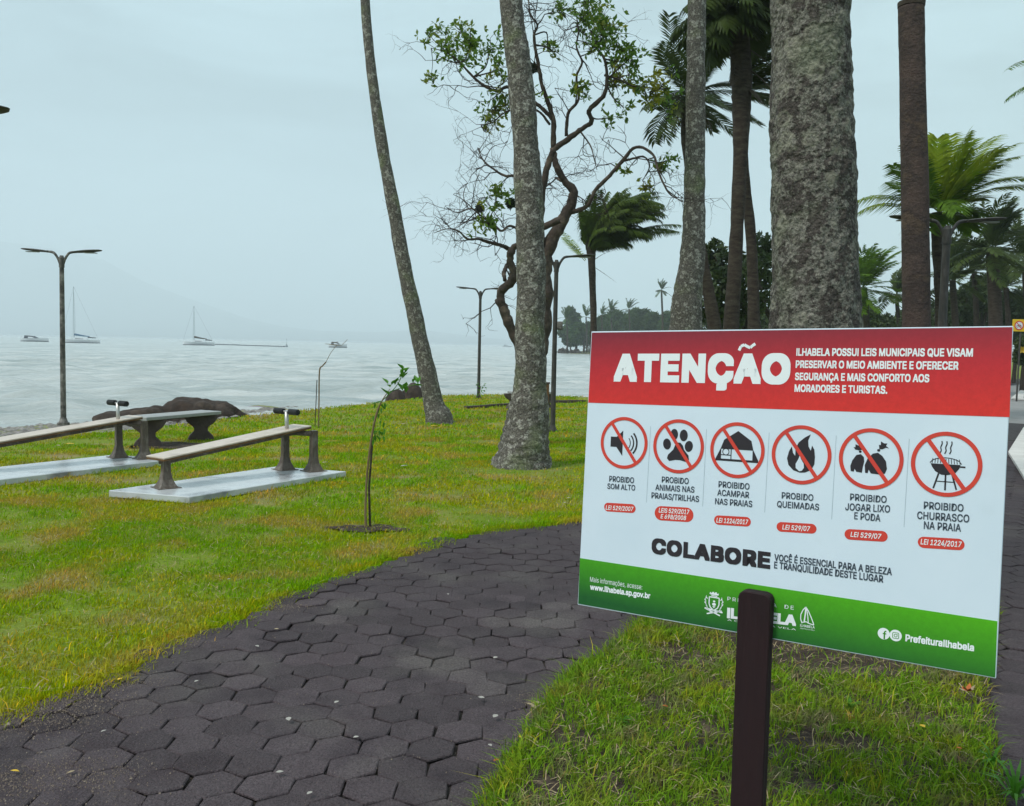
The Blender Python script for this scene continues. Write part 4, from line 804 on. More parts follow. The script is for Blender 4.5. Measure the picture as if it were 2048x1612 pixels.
# ------------------------------------------------------------------ gnarled tree
D = 14.0; px = D/F; base_g = Vector((at(1062, 800, D).x, D, 0)); gt = thing('gnarled_tree', 'gnarled bare-limbed tree with sparse leaf clusters, behind the mossy flared palm', 'tree', base_g)
A2 = lambda x_, y_: (820+x_/2.878, y_/2.878)
limbs = {
 'trunk': ([(1060, 900), (1062, 820), (1066, 740), (1080, 670), (1087, 600), (1089, 540), (1097, 497), (1119, 452), (1138, 417), (1147, 385), (1128, 360), (1112, 327), (1106, 297)], [24, 20, 19, 19, 17, 14, 13, 12, 10.5, 9, 7, 6.5, 6]),
 'stem_left': ([(1050, 760), (1040, 700), (1024, 662), (1010, 625), (1001, 601), (1004, 580), (1023, 564), (1027, 545), (1020, 521), (1025, 500), (1038, 488), (1060, 470), (1085, 455), (1119, 440)], [13, 11, 10, 9.5, 9, 8.5, 9, 7.5, 7, 7, 5, 5, 6, 7]),
 'stem_mid': ([(1080, 560), (1079, 470), (1081, 420), (1087, 368), (1098, 323), (1108, 299)], [11, 9, 8, 7, 6.5, 6]),
 'up': ([(1106, 297), (1107, 243), (1094, 198), (1086, 177), (1079, 142), (1072, 104), (1068, 70), (1075, 50), (1060, 26), (1056, -20)], [5.5, 5, 4.5, 4, 3.4, 3, 2.5, 2, 1.6, 1]),
 'right_arm': ([(1140, 424), (1158, 420), (1176, 410), (1192, 379), (1220, 351), (1244, 323), (1272, 294), (1306, 309), (1317, 344), (1338, 386), (1366, 403)], [5.5, 4.5, 4, 4, 4, 3.6, 3, 2.4, 2, 1.5, .8]),
 'right_fork': ([(1244, 323), (1270, 316), (1289, 314), (1299, 333), (1285, 362)], [2.6, 2.2, 1.8, 1.4, .8]),
 'up_right': ([(1106, 299), (1136, 278), (1164, 257), (1183, 243), (1178, 222), (1193, 205), (1209, 188), (1214, 156), (1209, 118), (1195, 98), (1180, 60)], [6, 5.4, 4.6, 4.6, 4.6, 4.6, 4.2, 3.2, 2.5, 2, 1]),
 'up_mid': ([(1133, 272), (1134, 240), (1139, 222), (1157, 198), (1153, 153), (1164, 125), (1153, 94), (1157, 59), (1150, 20)], [3.6, 3.2, 3, 2.6, 2.2, 2, 1.7, 1.3, .8]),
 'left_high': ([(1107, 240), (1090, 222), (1070, 205), (1040, 185), (1014, 174), (994, 182), (966, 170), (942, 149), (917, 122), (890, 104), (862, 96)], [4, 3.8, 3.6, 3.4, 3.2, 3, 2.8, 2.3, 1.8, 1.2, .6]),
 'left_low': ([(1024, 500), (1010, 494), (999, 490), (973, 483), (958, 478), (935, 478), (917, 462), (892, 458), (868, 466)], [4.5, 4, 3.6, 3, 2.6, 2, 1.6, 1, .5]),
 'left_mid': ([(1079, 400), (1050, 365), (1028, 352), (1008, 351), (976, 330), (962, 313), (958, 296)], [3.6, 3, 2.8, 2.4, 1.8, 1.3, .7]),
 'left_mid2': ([(1079, 470), (1040, 458), (1018, 452), (1003, 462), (985, 448), (960, 430), (942, 417), (915, 425), (893, 415)], [3.2, 2.8, 2.4, 2.2, 2, 1.8, 1.5, 1, .5]),
 'left_hi2': ([(1100, 250), (1080, 225), (1050, 215), (1010, 225), (985, 245), (962, 250)], [2.6, 2.2, 2, 1.6, 1.2, .7]),
 'top_right': ([(1209, 150), (1240, 160), (1265, 172), (1300, 175), (1330, 180)], [2.2, 1.8, 1.5, 1, .6]),
 'low_right': ([(1160, 262), (1180, 290), (1188, 315), (1194, 340)], [1.8, 1.4, 1, .5]),
 'stub1': ([(1004, 606), (998, 601), (993, 602)], [5, 4.5, 4]), 'stub2': ([(1128, 362), (1115, 357), (1110, 356)], [4, 3, 1.5]), 'stub3': ([(1010, 560), (1008, 545), (1014, 530)], [4, 4.5, 4]),
}
random.seed(77); limbpts = []
for nm, (pl, rd) in limbs.items():
    dep = [D+.0]*len(pl)
    if nm not in ('trunk',): 
        amp = random.uniform(-.9, .9); dep = [D+amp*(i/(len(pl)-1)) for i in range(len(pl))]
    P_ = smooth([at(x_, y_, d_) for (x_, y_), d_ in zip(pl, dep)], 5); R_ = interp([q*px for q in rd], len(P_))
    P_ = [p+Vector((random.uniform(-1, 1), random.uniform(-1, 1), random.uniform(-1, 1)))*R_[i]*.16 for i, p in enumerate(P_)]
    mb = MB(); mb.tube(P_, [q*(1+random.uniform(-.1, .13)) for q in R_], 9 if R_[0] > .03 else 6); mb.build('trunk' if nm == 'trunk' else 'branch', m_limb, gt, smooth=True)
    for i in range(2, len(P_)): limbpts.append((P_[i], (P_[i]-P_[i-1]).normalized(), R_[i]))
clus = [(130, 200, 60), (300, 180, 55), (200, 260, 75), (350, 250, 85), (460, 280, 75), (330, 350, 60), (120, 450, 45), (500, 400, 60), (480, 620, 70), (550, 590, 50), (870, 60, 60), (1020, 20, 60), (1010, 110, 85), (1100, 140, 95), (1110, 220, 85), (1230, 290, 75), (1270, 330, 55), (1060, 270, 50), (1190, 470, 65), (1270, 480, 60), (1350, 490, 65), (1440, 510, 70), (1400, 550, 50), (1140, 680, 45), (960, 510, 55), (790, 270, 35), (1450, 950, 55), (1490, 920, 35), (1250, 980, 35), (1360, 1080, 45), (500, 1120, 70), (420, 1280, 60), (450, 1290, 45), (1480, 620, 50), (830, 300, 35), (740, 540, 35), (480, 720, 40), (1180, 360, 50), (1230, 620, 40), (1010, 540, 35)]
rng = np.random.default_rng(9); tw = MB(); LV = []; LT = []
def twig(p, d, L_, r_, depth):
    n = 4; q = p.copy(); pts = [q.copy()]; d = d.copy()
    for i in range(n):
        d = (d+Vector(rng.normal(size=3))*.38).normalized(); d.y *= .7; q = q+d*L_/n; pts.append(q.copy())
    tw.tube(pts, [r_*(1-.7*i/n) for i in range(n+1)], 4, cap=False)
    if depth:
        for k in range(2 if depth == 1 else 3):
            j = rng.integers(1, n+1); twig(pts[j], (d+Vector(rng.normal(size=3))*.8).normalized(), L_*.6, r_*.6, depth-1)
    return pts
def rosette(p, k, s_):
    for _ in range(k):
        a = Vector(rng.normal(size=3)); a.normalize(); a = (a+Vector((.25, 0, .1))).normalized(); b = a.cross(Vector(rng.normal(size=3))).normalized(); l = s_*rng.uniform(.7, 1.3); w_ = l*.21
        n = len(LV); LV.extend([tuple(p), tuple(p+a*l*.55+b*w_), tuple(p+a*l), tuple(p+a*l*.55-b*w_)]); LT.append((n, n+1, n+2, n+3))
for x_, y_, r_ in clus:
    X_, Y_ = A2(x_, y_); R = r_/2.878*px; c = at(X_, Y_, D+rng.uniform(-.7, .7))
    near_ = sorted(limbpts, key=lambda q: (q[0]-c).length)[:8]; src = near_[rng.integers(0, 8)]
    dv = c-src[0]; mid = src[0]+dv*.5+Vector(rng.normal(size=3))*dv.length*.12; P_ = smooth([src[0], mid, c], 4); rs = max(.006, min(.014, src[2]*.7)); tw.tube(P_, [rs*(1-.5*i/len(P_)) for i in range(len(P_))], 5, cap=False)
    for _ in range(max(6, int((r_/13)**2*1.1))):
        q = Vector(rng.normal(size=3)); q.normalize(); q = c+q*R*rng.uniform(.2, 1.7); q.y = c.y+(q.y-c.y)*.8; rosette(q, rng.integers(3, 6), .095)
        if rng.random() < .5: tw.tube([c+(q-c)*.1, c+(q-c)*.5+Vector(rng.normal(size=3))*.03, q], [.005, .004, .003], 3, cap=False)
random.seed(4)
for p, d, r_ in limbpts:
    if r_ < .034 and rng.random() < .24: twig(p, (d*.5+Vector(rng.normal(size=3))*.8).normalized(), rng.uniform(.3, .75), max(.0045, min(.009, r_*.6))*1.25, 2)
tips = [A2(*q) for q in ((250, 1120), (300, 1220), (240, 1330), (330, 1050), (400, 1000), (420, 900), (1500, 1040), (1540, 1100), (1060, 900), (880, 200), (840, 120), (1180, 180), (700, 60), (760, 40), (900, 250), (820, 1080), (830, 560), (1450, 1050), (560, 820), (430, 720))]
for X_, Y_ in tips:
    c = at(X_, Y_, D+rng.uniform(-.5, .5)); src = sorted(limbpts, key=lambda q: (q[0]-c).length)[rng.integers(0, 5)]
    P_ = smooth([src[0], src[0]*.5+c*.5+Vector(rng.normal(size=3))*.08, c], 4); tw.tube(P_, [.009*(1-.6*i/len(P_)) for i in range(len(P_))], 4, cap=False)
    for _ in range(3): twig(P_[rng.integers(2, len(P_))], Vector(rng.normal(size=3)).normalized(), .5, .005, 2)
o = tw.build('twigs', m_twig, gt); o['kind'] = 'stuff'
me = bpy.data.meshes.new('foliage'); me.from_pydata(LV, [], LT); o = link('foliage', me, m_leafA, gt); o['kind'] = 'stuff'
for x_, y_, r_ in ((580, 1170, 27), (400, 1200, 20), (465, 1285, 20), (712, 392, 24)):
    c = at(*A2(x_, y_), D); R = r_/2.878*px; V, Q = leafcloud(260, [(*c, R, R, R)], .05, rng, .5); link('epiphyte', npmesh('epiphyte', V, Q, 4), m_epi, gt)
place(gt)
# ================================================================== LAMPS
def lamp(label, base_, H, mat=m_lamp, r_=.038, box=False):
    t = thing('street_lamp', label, 'street lamp', base_, 'double-headed street lamps')
    mb = MB(); mb.tube([(0, 0, -.02), (0, 0, .03), (0, 0, .031), (0, 0, .12), (0, 0, H*.93), (0, 0, H*.93), (0, 0, H*.985), (0, 0, H)], [.10, .10, .075, r_*1.25, r_, r_*1.2, r_*1.2, r_*.7], 14); mb.build('post', mat, t, smooth=False)
    for s_ in (-1, 1):
        mb = MB(); P_ = smooth([(s_*.02, 0, H-.17), (s_*.06, 0, H-.06), (s_*.12, 0, H+.03), (s_*.17, 0, H+.055), (s_*.26, 0, H+.065)], 5); mb.tube(P_, [.022]*(len(P_)-4)+[.02]*4, 8); mb.build('arm', mat, t, smooth=True)
        mb = MB(); n = 12; P_ = [(s_*(.22+.48*i/n), 0, H+.062+.04*(i/n)) for i in range(n+1)]
        R_ = [.03+.055*math.sin(math.pi*min(1, (i/n)*.93+.07))**.6 if i < n else .012 for i in range(n+1)]
        n0 = len(mb.v); seg = 12
        for (x_, y_, z_), r2 in zip(P_, R_):
            for k in range(seg): a = 2*math.pi*k/seg; mb.v.append((x_, r2*1.5*math.cos(a), z_+r2*.26*math.sin(a)))
        for i in range(n):
            for k in range(seg): a = i*seg+k; b = i*seg+(k+1) % seg; mb.f.append((a, b, b+seg, a+seg))
        mb.f.append(tuple(range(seg))); mb.f.append(tuple(n*seg+k for k in range(seg))); hd = mb.build('lamp_head', m_lamp, t, smooth=True)
        mb = MB(); mb.box((s_*.50, 0, H+.075-.022), (.2, .09, .012)); mb.build('diffuser', m_seat, hd)
    if box: mb = MB(); mb.box((.085, -.02, H*.62), (.10, .08, .15)); mb.build('junction_box', m_lampsp, t, bevel=.01)
    return t
lamp('double-headed lamp on a speckled post at the far left by the beach', G(127, 848), 2.93, m_lampsp)
l2 = lamp('slim double-headed lamp on the shore between the leaning palm and the mossy palm', G(957, 797), 3.05); 
l3 = lamp('double-headed lamp half behind the mossy palm, with a small box on its post', G(1105, 863), 3.08, box=True)
lamp('double-headed lamp with wide arms in front of the bright green palm', Vector((at(1882, 700, 10.9).x, 10.9, 0)), 3.08, r_=.045)
lamp('lamp standing outside the left edge, only the tip of its head in view', Vector((-3.98, 5.9, 0)), 2.90)
# ================================================================== EXERCISE BENCHES
def incline_bench(label, off):
    off = Vector((*off, 0)); P0 = G(332, 988); t = thing('exercise_bench', label, 'exercise bench', Vector((P0.x, P0.y, 0))+off, 'sloping sit-up benches on concrete slabs')
    lo = t.location
    def L_(p): return Vector(p)-Vector((P0.x, P0.y, 0))
    mb = MB(); mb.prism([tuple(L_((*q, 0)).xy) for q in SL1], 0, .065); mb.build('slab', m_conc, t, bevel=.006)
    a = at(324, 911, 8.86); b = at(600, 851, 10.32); a = L_(a); b = L_(b); d = (b-a).normalized(); h = Vector((d.y, -d.x, 0)).normalized(); nrm = h.cross(d); 
    if nrm.z < 0: nrm = -nrm
    W_ = .30; e0 = a-d*.08; e1 = b+d*.04
    def plank(z0, z1, w_, name, mat, x0=0, bev=.004, q0=e0, q1=e1):
        mb = MB(); v = []
        for p in (q0, q1):
            for s_ in (-1, 1):
                for z_ in (z0, z1): v.append(tuple(p+h*(x0+s_*w_/2)+nrm*z_))
        mb.v = v; mb.f = [(0, 1, 3, 2), (4, 6, 7, 5), (0, 4, 5, 1), (2, 3, 7, 6), (0, 2, 6, 4), (1, 5, 7, 3)]
        return mb.build(name, mat, t, bevel=bev)
    plank(-.014, .002, W_, 'board', m_board); plank(-.034, -.016, W_-.004, 'board_core', m_boardedge)
    plank(-.085, -.036, .09, 'beam', m_steel, q0=e0+d*.06, q1=e1-d*.02)
    l1 = Vector((0, 0, 0)); l2 = L_(G(570, 950)); l3 = L_(G(627, 953)); 
    def zb(p): k = ((Vector((p.x, p.y, 0))-Vector((e0.x, e0.y, 0))).dot(Vector((d.x, d.y, 0)).normalized()))/Vector(((e1-e0).x, (e1-e0).y, 0)).length; return (e0+(e1-e0)*k).z-.045
    for p, s_ in ((l1, 0), (l2, 0), (l3, 0)):
        mb = MB(); r_ = .048; zt = zb(p)
        mb.tube([(p.x, p.y, .065), (p.x, p.y, .071)], [.16, .16], 4)
        q0 = len(mb.v); mb.tube([(p.x, p.y, .071), (p.x, p.y, .10), (p.x, p.y, .15), (p.x, p.y, .22), (p.x, p.y, zt)], [.125, .10, .07, .052, .048], 4)
        lg = mb.build('leg', m_steel, t); 
        for v_ in lg.data.vertices:
            c_, s2 = math.cos(.75), math.sin(.75); x_, y_ = v_.co.x-p.x, v_.co.y-p.y; v_.co.x = p.x+x_*c_-y_*s2; v_.co.y = p.y+x_*s2+y_*c_
    mb = MB(); mb.tube([l2+Vector((0, 0, zb(l2)-.02)), l3+Vector((0, 0, zb(l2)-.02))], .03, 8); mb.build('cross_beam', m_steel, t)
    rp = L_(at(574, 858, 10.15)); top = L_(at(573, 823, 10.15)); mb = MB(); mb.tube([rp-Vector((0, 0, .06)), top], [.022, .022], 10); mb.build('roller_post', m_chrome, t, smooth=True)
    mb = MB(); mb.tube([top-h*.19, top+h*.19], .012, 8); mb.build('roller_axle', m_chrome, t)
    for s_ in (-1, 1):
        mb = MB(); c0 = top+h*s_*.045; c1 = top+h*s_*.195; mb.tube([c0, c0+h*s_*.006, c1-h*s_*.006, c1], [.026, .034, .034, .026], 14); mb.build('foam_roller', m_black, t, smooth=False)
    return t
eb1 = incline_bench('nearer sloping sit-up bench with black foam rollers, wholly in view on its slab', (0, 0))
eb2 = incline_bench('farther sloping sit-up bench, cut off by the left frame edge', OFF2)
# ================================================================== CONCRETE BENCHES
def stone_bench(label, p0, p1, over, H, wseat):
    t = thing('concrete_bench', label, 'bench', ((p0.x+p1.x)/2, (p0.y+p1.y)/2, 0), 'concrete benches on the lawn'); ang_ = math.atan2(p1.y-p0.y, p1.x-p0.x); t.rotation_euler = (0, 0, ang_); Ls = (p1-p0).length
    for k in range(3):
        mb = MB(); mb.box((0, (k-1)*wseat/3, H+.035), (Ls+over*2, wseat/3-.014, .05)); mb.build('seat_slat', m_seat, t, bevel=.006)
    mb = MB(); mb.box((0, 0, H-.005), (Ls+.1, .08, .03)); mb.build('seat_support', m_darkconc, t)
    for s_ in (-1, 1):
        mb = MB(); pr = [(-.20, 0), (.20, 0), (.17, .07), (.10, .14), (.10, .2), (.20, H-.1), (.25, H-.02), (.25, H+.008), (-.25, H+.008), (-.25, H-.02), (-.20, H-.1), (-.10, .2), (-.10, .14), (-.17, .07)]
        Mx = Matrix.Translation((s_*Ls/2, 0, 0)) @ Matrix.Rotation(math.pi/2, 4, 'X') @ Matrix.Translation((0, 0, -.07)) @ Matrix.Rotation(0, 4, 'Y')
        Mx = Matrix.Translation((s_*Ls/2, 0, 0)) @ Matrix.Rotation(.35-ang_, 4, 'Z') @ Matrix.Rotation(math.pi/2, 4, 'X')
        mb.prism(pr, -.07, .07, Mx); mb.build('leg', m_darkconc, t, bevel=.008)
    return t
p0, p1 = G(296, 893), G(402, 880); stone_bench('concrete bench with dark flared legs, between the big shore rock and the sit-up benches', Vector((p0.x, p0.y, 0)), Vector((p1.x, p1.y, 0)), .22, .38, .42)
p0 = G(1028, 818); stone_bench('concrete bench mostly hidden behind the foot of the mossy palm', Vector((p0.x, p0.y, 0)), Vector((p0.x+.75, p0.y+.2, 0)), .12, .37, .42)
p = G(1092, 829); t_ = thing('litter_post', 'short brown square post showing right of the mossy palm foot', 'post', Vector((p.x, p.y, 0)))
mb = MB(); mb.box((0, 0, .34), (.115, .115, .70)); mb.build('post', m_boardedge, t_, bevel=.008); mb = MB(); mb.box((0, 0, .71), (.15, .15, .035)); mb.build('cap', m_darkconc, t_, bevel=.006)
# low stone edging strips
for (a_, b_), lb in ((((930, 818), (1022, 811)), 'low dark stone edging in the lawn left of the mossy palm'), (((1096, 805), (1174, 805)), 'low dark stone edging in the lawn between the lamp post and the sign')):
    q0, q1 = G(*a_), G(*b_); mb = MB(); d_ = (q1-q0).normalized(); n_ = Vector((-d_.y, d_.x, 0)); k = max(2, int((q1-q0).length/.4)); t_ = thing('stone_edging', lb, 'edging', (q0+q1)/2, 'low stone edging in the lawn')
    for i in range(k):
        c_ = q0+(q1-q0)*((i+.5)/k)-(q0+q1)/2; mb = MB(); mb.box((c_.x, c_.y, .02+random.uniform(-.006, .006)), ((q1-q0).length/k-.02, .09, .10), Matrix.Rotation(math.atan2(d_.y, d_.x), 3, 'Z')); mb.build('stone', m_darkconc, t_, bevel=.008)
# ================================================================== ROCKS
def rock(label, c, sx, sy, sz, seed, group=None, mat=m_rock, name='rock', lump=.28, parent=None, rz=0):
    bm = bmesh.new(); bmesh.ops.create_icosphere(bm, subdivisions=5 if sx > .5 else 3, radius=1)
    for v_ in bm.verts:
        p = v_.co.copy(); q = 1+lump*mnoise.noise(p*1.2+Vector((seed, 0, 0)))+.12*mnoise.noise(p*3.5+Vector((seed, 0, 0)))+.04*mnoise.noise(p*9)
        v_.co = Vector((p.x*sx, p.y*sy, (max(p.z, -.5))*sz))*q
    me = bpy.data.meshes.new(name); bm.to_mesh(me); bm.free(); me.polygons.foreach_set('use_smooth', [True]*len(me.polygons)); o = link(name, me, mat, parent, c); o.rotation_euler = (0, 0, rz)
    if label: tag(o, label, 'rock', group)
    return o
p = at(290, 846, 18.2); rock('long low brown shore rock, the left half of the pair behind the concrete bench', (p.x, 18.2, -.40), 1.05, .7, .55, 3, 'brown shore rocks behind the concrete bench')
p = at(398, 846, 18.6); rock('humped brown shore rock, the taller right half of the pair behind the bench', (p.x, 18.6, -.40), 1.0, .75, .70, 12, 'brown shore rocks behind the concrete bench', rz=.0)
p = at(826, 800, 27.8); rock('rounded dark rock at the shore left of the leaning palm foot', (p.x, 27.8, -.42), .42, .4, .75, 14, 'dark rocks by the leaning palm')
p = at(790, 803, 27.2); rock('lower flat dark rock beside the rounded one, left of the leaning palm', (p.x, 27.2, -.45), .36, .4, .58, 15, 'dark rocks by the leaning palm')
# headland rocks
random.seed(5); mb = MB()
t_ = thing('headland_rocks', 'low line of rocks at the water under the headland trees', 'rocks', Vector((at(1155, 700, 258).x, 258, -.6)), None)
for i in range(16):
    X = 1122+i*5.2; p = at(X, 704, 258+random.uniform(-4, 4)); rk = rock(None, Vector((p.x, p.y, -.6))-t_.location, random.uniform(.5, 1.1), .8, random.uniform(.6, 1.6), 20+i, None, parent=t_)
mb = MB(); p0, p1 = at(1110, 706, 257), at(1130, 706, 257); mb.box(((p0.x+p1.x)/2-t_.location.x, 0, .35), (3.4, 1, .3)); mb.build('ledge', m_darkconc, t_)
t_ = thing('driftwood', 'bleached fallen tree with bare branches at the headland, beside the sign edge', 'driftwood', Vector((at(1172, 694, 256).x, 256, 0)))
mb = MB()
for a_, b_ in (((1180, 700), (1166, 684)), ((1180, 702), (1160, 690)), ((1184, 702), (1172, 683)), ((1180, 704), (1168, 695))):
    p0, p1 = at(*a_, 255)-t_.location, at(*b_, 255)-t_.location; mb.tube([p0, (p0+p1)/2+Vector((.1, 0, .1)), p1], [.2, .14, .06], 6)
mb.build('branches', m_petal, t_)
# beach pebbles
rng = np.random.default_rng(4); PB = np.c_[rng.uniform(-16, -5.6, 5200), rng.uniform(12, 24, 5200)]; dI = edgedist(PB, LAWN); PB = PB[~inside(PB, LAWN) & (dI < 6.3)]
icov = [(0, 0, 1), (.89, 0, .45), (.28, .85, .45), (-.72, .53, .45), (-.72, -.53, .45), (.28, -.85, .45)]; V = []; T_ = []
for x_, y_ in PB:
    d_ = float(edgedist(np.array([[x_, y_]]), LAWN)[0]); s_ = rng.lognormal(-3.4, .5); z_ = -d_/7.0*.62; n = len(V)
    a = rng.uniform(0, 6.3); V += [(x_+(q[0]*math.cos(a)-q[1]*math.sin(a))*s_*1.3, y_+(q[0]*math.sin(a)+q[1]*math.cos(a))*s_, z_+q[2]*s_*.7-.2*s_) for q in icov]; T_ += [(n, n+1+i, n+1+(i+1) % 5) for i in range(5)]
me = bpy.data.meshes.new('pebbles'); me.from_pydata(V, [], T_); tag(link('pebbles', me, M('pebble', [(.10, .09, .085), (.19, .18, .165), (.30, .28, .26)], 6, .8)), kind='stuff')
# ================================================================== SAPLINGS
def leafmesh(L_, w_):
    me = bpy.data.meshes.new('leaf'); me.from_pydata([(0, 0, 0), (w_*.6, .25*L_, .01), (w_, .55*L_, .0), (0, L_, -.02), (-w_, .55*L_, .0), (-w_*.6, .25*L_, .01), (0, .5*L_, -.012)], [], [(0, 1, 6), (1, 2, 6), (2, 3, 6), (3, 4, 6), (4, 5, 6), (5, 0, 6)]); me.materials.append(m_sap); return me
def addleaves(t, spots, L_, w_, seed):
    random.seed(seed); lm = leafmesh(L_, w_)
    for p, d in spots:
        o = bpy.data.objects.new('leaf', lm); C.objects.link(o); o.parent = t; o.location = p; q = Vector(d).normalized().to_track_quat('Y', 'Z').to_euler(); o.rotation_euler = q; s_ = random.uniform(.75, 1.2); o.scale = (s_, s_, s_)
D = G(732, 1056).y; b_ = G(732, 1056); t_ = thing('sapling', 'staked sapling with leaning stem and fresh leaves on top, beside the path', 'sapling', b_)
lp = lambda x_, y_, dd_=0: at(x_, y_, D+dd_)-b_
mb = MB(); P_ = smooth([(0, 0, -.02), lp(731, 1010), lp(735, 940), lp(744, 870), lp(754, 825), lp(765, 800), lp(780, 778)], 5); mb.tube(P_, interp([.012, .0095, .009, .0095, .009, .005, .003], len(P_)), 8); mb.build('stem', m_stem, t_, smooth=True)
mb = MB(); mb.tube([Vector((.03, .03, -.02)), lp(738, 975, .05), lp(745, 880, .05)], [.011, .010, .009], 6); mb.build('stake', m_barkdark, t_)
mb = MB(); P_ = smooth([lp(760, 806), lp(788, 778), lp(800, 760), lp(806, 742)], 4); mb.tube(P_, .0035, 5); P_ = smooth([lp(775, 785), lp(805, 775), lp(835, 768)], 4); mb.tube(P_, .003, 5); P_ = smooth([lp(745, 808), lp(758, 803), lp(765, 803)], 3); mb.tube(P_, .005, 5); mb.build('shoot', m_sap, t_)
sps = []; random.seed(6)
for x_, y_ in ((800, 745), (806, 740), (803, 750), (810, 745), (799, 755), (805, 757), (783, 770), (788, 766), (776, 768), (780, 775), (790, 770), (826, 766), (832, 764), (836, 768), (829, 770), (805, 782), (809, 780), (812, 786), (777, 790), (772, 786)): sps.append((lp(x_, y_), (random.uniform(-.7, .8), random.uniform(-.5, .5), random.uniform(.1, 1))))
addleaves(t_, sps, .078, .021, 2); sps = []
for k in range(22): sps.append((lp(random.uniform(748, 768), random.uniform(804, 880)), (random.uniform(-.5, .9), random.uniform(-.5, .5), random.uniform(-.9, -.2))))
addleaves(t_, sps, .05, .012, 3)
D = 15.9; b_ = Vector((at(637, 850, D).x, D, 0)); t_ = thing('sapling', 'bare thin sapling with a broken bent top, behind the nearer sit-up bench', 'sapling', b_); lp = lambda x_, y_, dd_=0: at(x_, y_, D+dd_)-b_
mb = MB(); P_ = smooth([(0, 0, 0), lp(638, 800), lp(639, 742), lp(645, 732), lp(652, 724)], 4); mb.tube(P_, interp([.013, .013, .014, .012, .012], len(P_)), 6); P_ = smooth([lp(652, 724), lp(662, 705), lp(674, 690)], 3); mb.tube(P_, .005, 4); mb.build('stem', m_stem, t_)
mb = MB(); mb.tube([lp(630, 852, .1), lp(634, 760, .1)], .008, 5); mb.build('stake', m_barkdark, t_)
mb = MB(); mb.tube([lp(650, 687.5), lp(672, 690), lp(684, 691.5)], [.004, .01, .004], 4); mb.tube([lp(663, 685), lp(676, 684)], .006, 4); mb.tube([lp(684, 690), lp(695, 679)], .004, 4); mb.build('twig', m_stem, t_)
D = 25.5; b_ = Vector((at(957, 790, D).x+.02, D, 0)); t_ = thing('sapling', 'small leafy sapling at the foot of the slim shore lamp', 'sapling', b_); lp = lambda x_, y_, dd_=0: at(x_, y_, D+dd_)-b_
mb = MB(); mb.tube([(0, 0, 0), lp(958, 790), lp(962, 772)], .008, 5); mb.build('stem', m_stem, t_)
sps = []; random.seed(8)
for k in range(26): sps.append((lp(random.uniform(954, 970), random.uniform(769, 792)), (random.uniform(-1, 1), random.uniform(-1, 1), random.uniform(-.4, 1))))
addleaves(t_, sps, .085, .03, 5)
# ================================================================== BOATS
def hull(mb, L_, W_, H_, bow=.25, z0=0, dirx=1):
    n = 14; prof = []
    for i in range(n+1):
        t = i/n; wv = W_/2*(math.sin(math.pi*min(.5, t*.9+.12)) if t < .45 else math.cos((t-.45)/.55*math.pi/2)**.7 if t < 1 else .02); prof.append((L_*(t-.5)*dirx, max(.02, wv), H_*(1+bow*max(0, t-.5)*2)))
    n0 = len(mb.v)
    for x_, w_, h_ in prof: mb.v += [(x_, -w_*.55, z0-.2), (x_, -w_, z0+h_), (x_, w_, z0+h_), (x_, w_*.55, z0-.2)]
    for i in range(n):
        a = n0+i*4
        for k in range(3): mb.f.append((a+k, a+4+k, a+5+k, a+1+k))
    mb.f.append((n0, n0+1, n0+2, n0+3)); e = n0+n*4; mb.f.append((e+3, e+2, e+1, e))
SEA = -.6
def sailboat(label, px_, L_, mast_py, mpx, D, bow, cover, dir_=-1):
    c = at(px_, 686, D); t = thing('sailboat', label, 'sailboat', Vector((c.x, D, SEA)), 'sailboats at anchor'); mb = MB(); hull(mb, L_, 2.8, .95, dirx=dir_); mb.build('hull', m_hull, t)
    mb = MB(); hull(mb, L_*1.0, 2.86, .18, dirx=dir_, z0=-.02); mb.build('waterline_stripe', m_dkhull, t)
    mx_ = at(mpx, 660, D).x-c.x; zt = at(mpx, mast_py, D).z-SEA
    mb = MB(); mb.tube([(mx_, 0, .9), (mx_, 0, zt)], [.10, .06], 6); mb.build('mast', m_mast, t)
    mb = MB(); bx = L_*.5*dir_
    for q in ((bx, 0, 1.1), (-bx*.95, 0, 1.0)): mb.tube([(mx_, 0, zt), q], .022, 3)
    mb.tube([(mx_, 0, zt), (mx_, 1.3, 1)], .02, 3); mb.tube([(mx_, 0, zt), (mx_, -1.3, 1)], .02, 3); mb.build('rigging', m_mast, t)
    mb = MB(); mb.prism([(mx_+L_*.02, .95), (mx_+L_*.03, 1.55), (mx_+L_*.30, 1.45), (mx_+L_*.36, .95)], -.8, .8, Matrix.Rotation(math.pi/2, 4, 'X')); mb.build('cabin', m_hull, t)
    mb = MB(); mb.prism([(mx_+L_*.06, 1.15), (mx_+L_*.06, 1.32), (mx_+L_*.27, 1.28), (mx_+L_*.27, 1.15)], -.83, .83, Matrix.Rotation(math.pi/2, 4, 'X')); mb.build('cabin_windows', m_dkhull, t)
    mb = MB(); mb.tube([(mx_, 0, 2.6), (mx_+.2, 0, 2.5), (mx_+L_*.22, 0, 2.15), (mx_+L_*.40, 0, 1.95)], [.12, .38, .26, .14], 8, flat=.6); mb.build('sail_cover', cover, t)
    mb = MB(); mb.prism([(mx_+L_*.38, 1.5), (mx_+L_*.40, 1.85), (mx_+L_*.54, 1.7), (mx_+L_*.54, 1.45)], -.9, .9, Matrix.Rotation(math.pi/2, 4, 'X')); mb.build('cockpit_hood', m_dkhull, t); return t
sailboat('sailboat with a blue sail cover, partly behind the far left lamp post', 161, 11.4, 573, 148, 268, 1, m_bluecv)
sailboat('sailboat with a brown sail cover and dark bow, right of the far left lamp', 397, 9.6, 612, 388, 275, 1, m_barkdark)
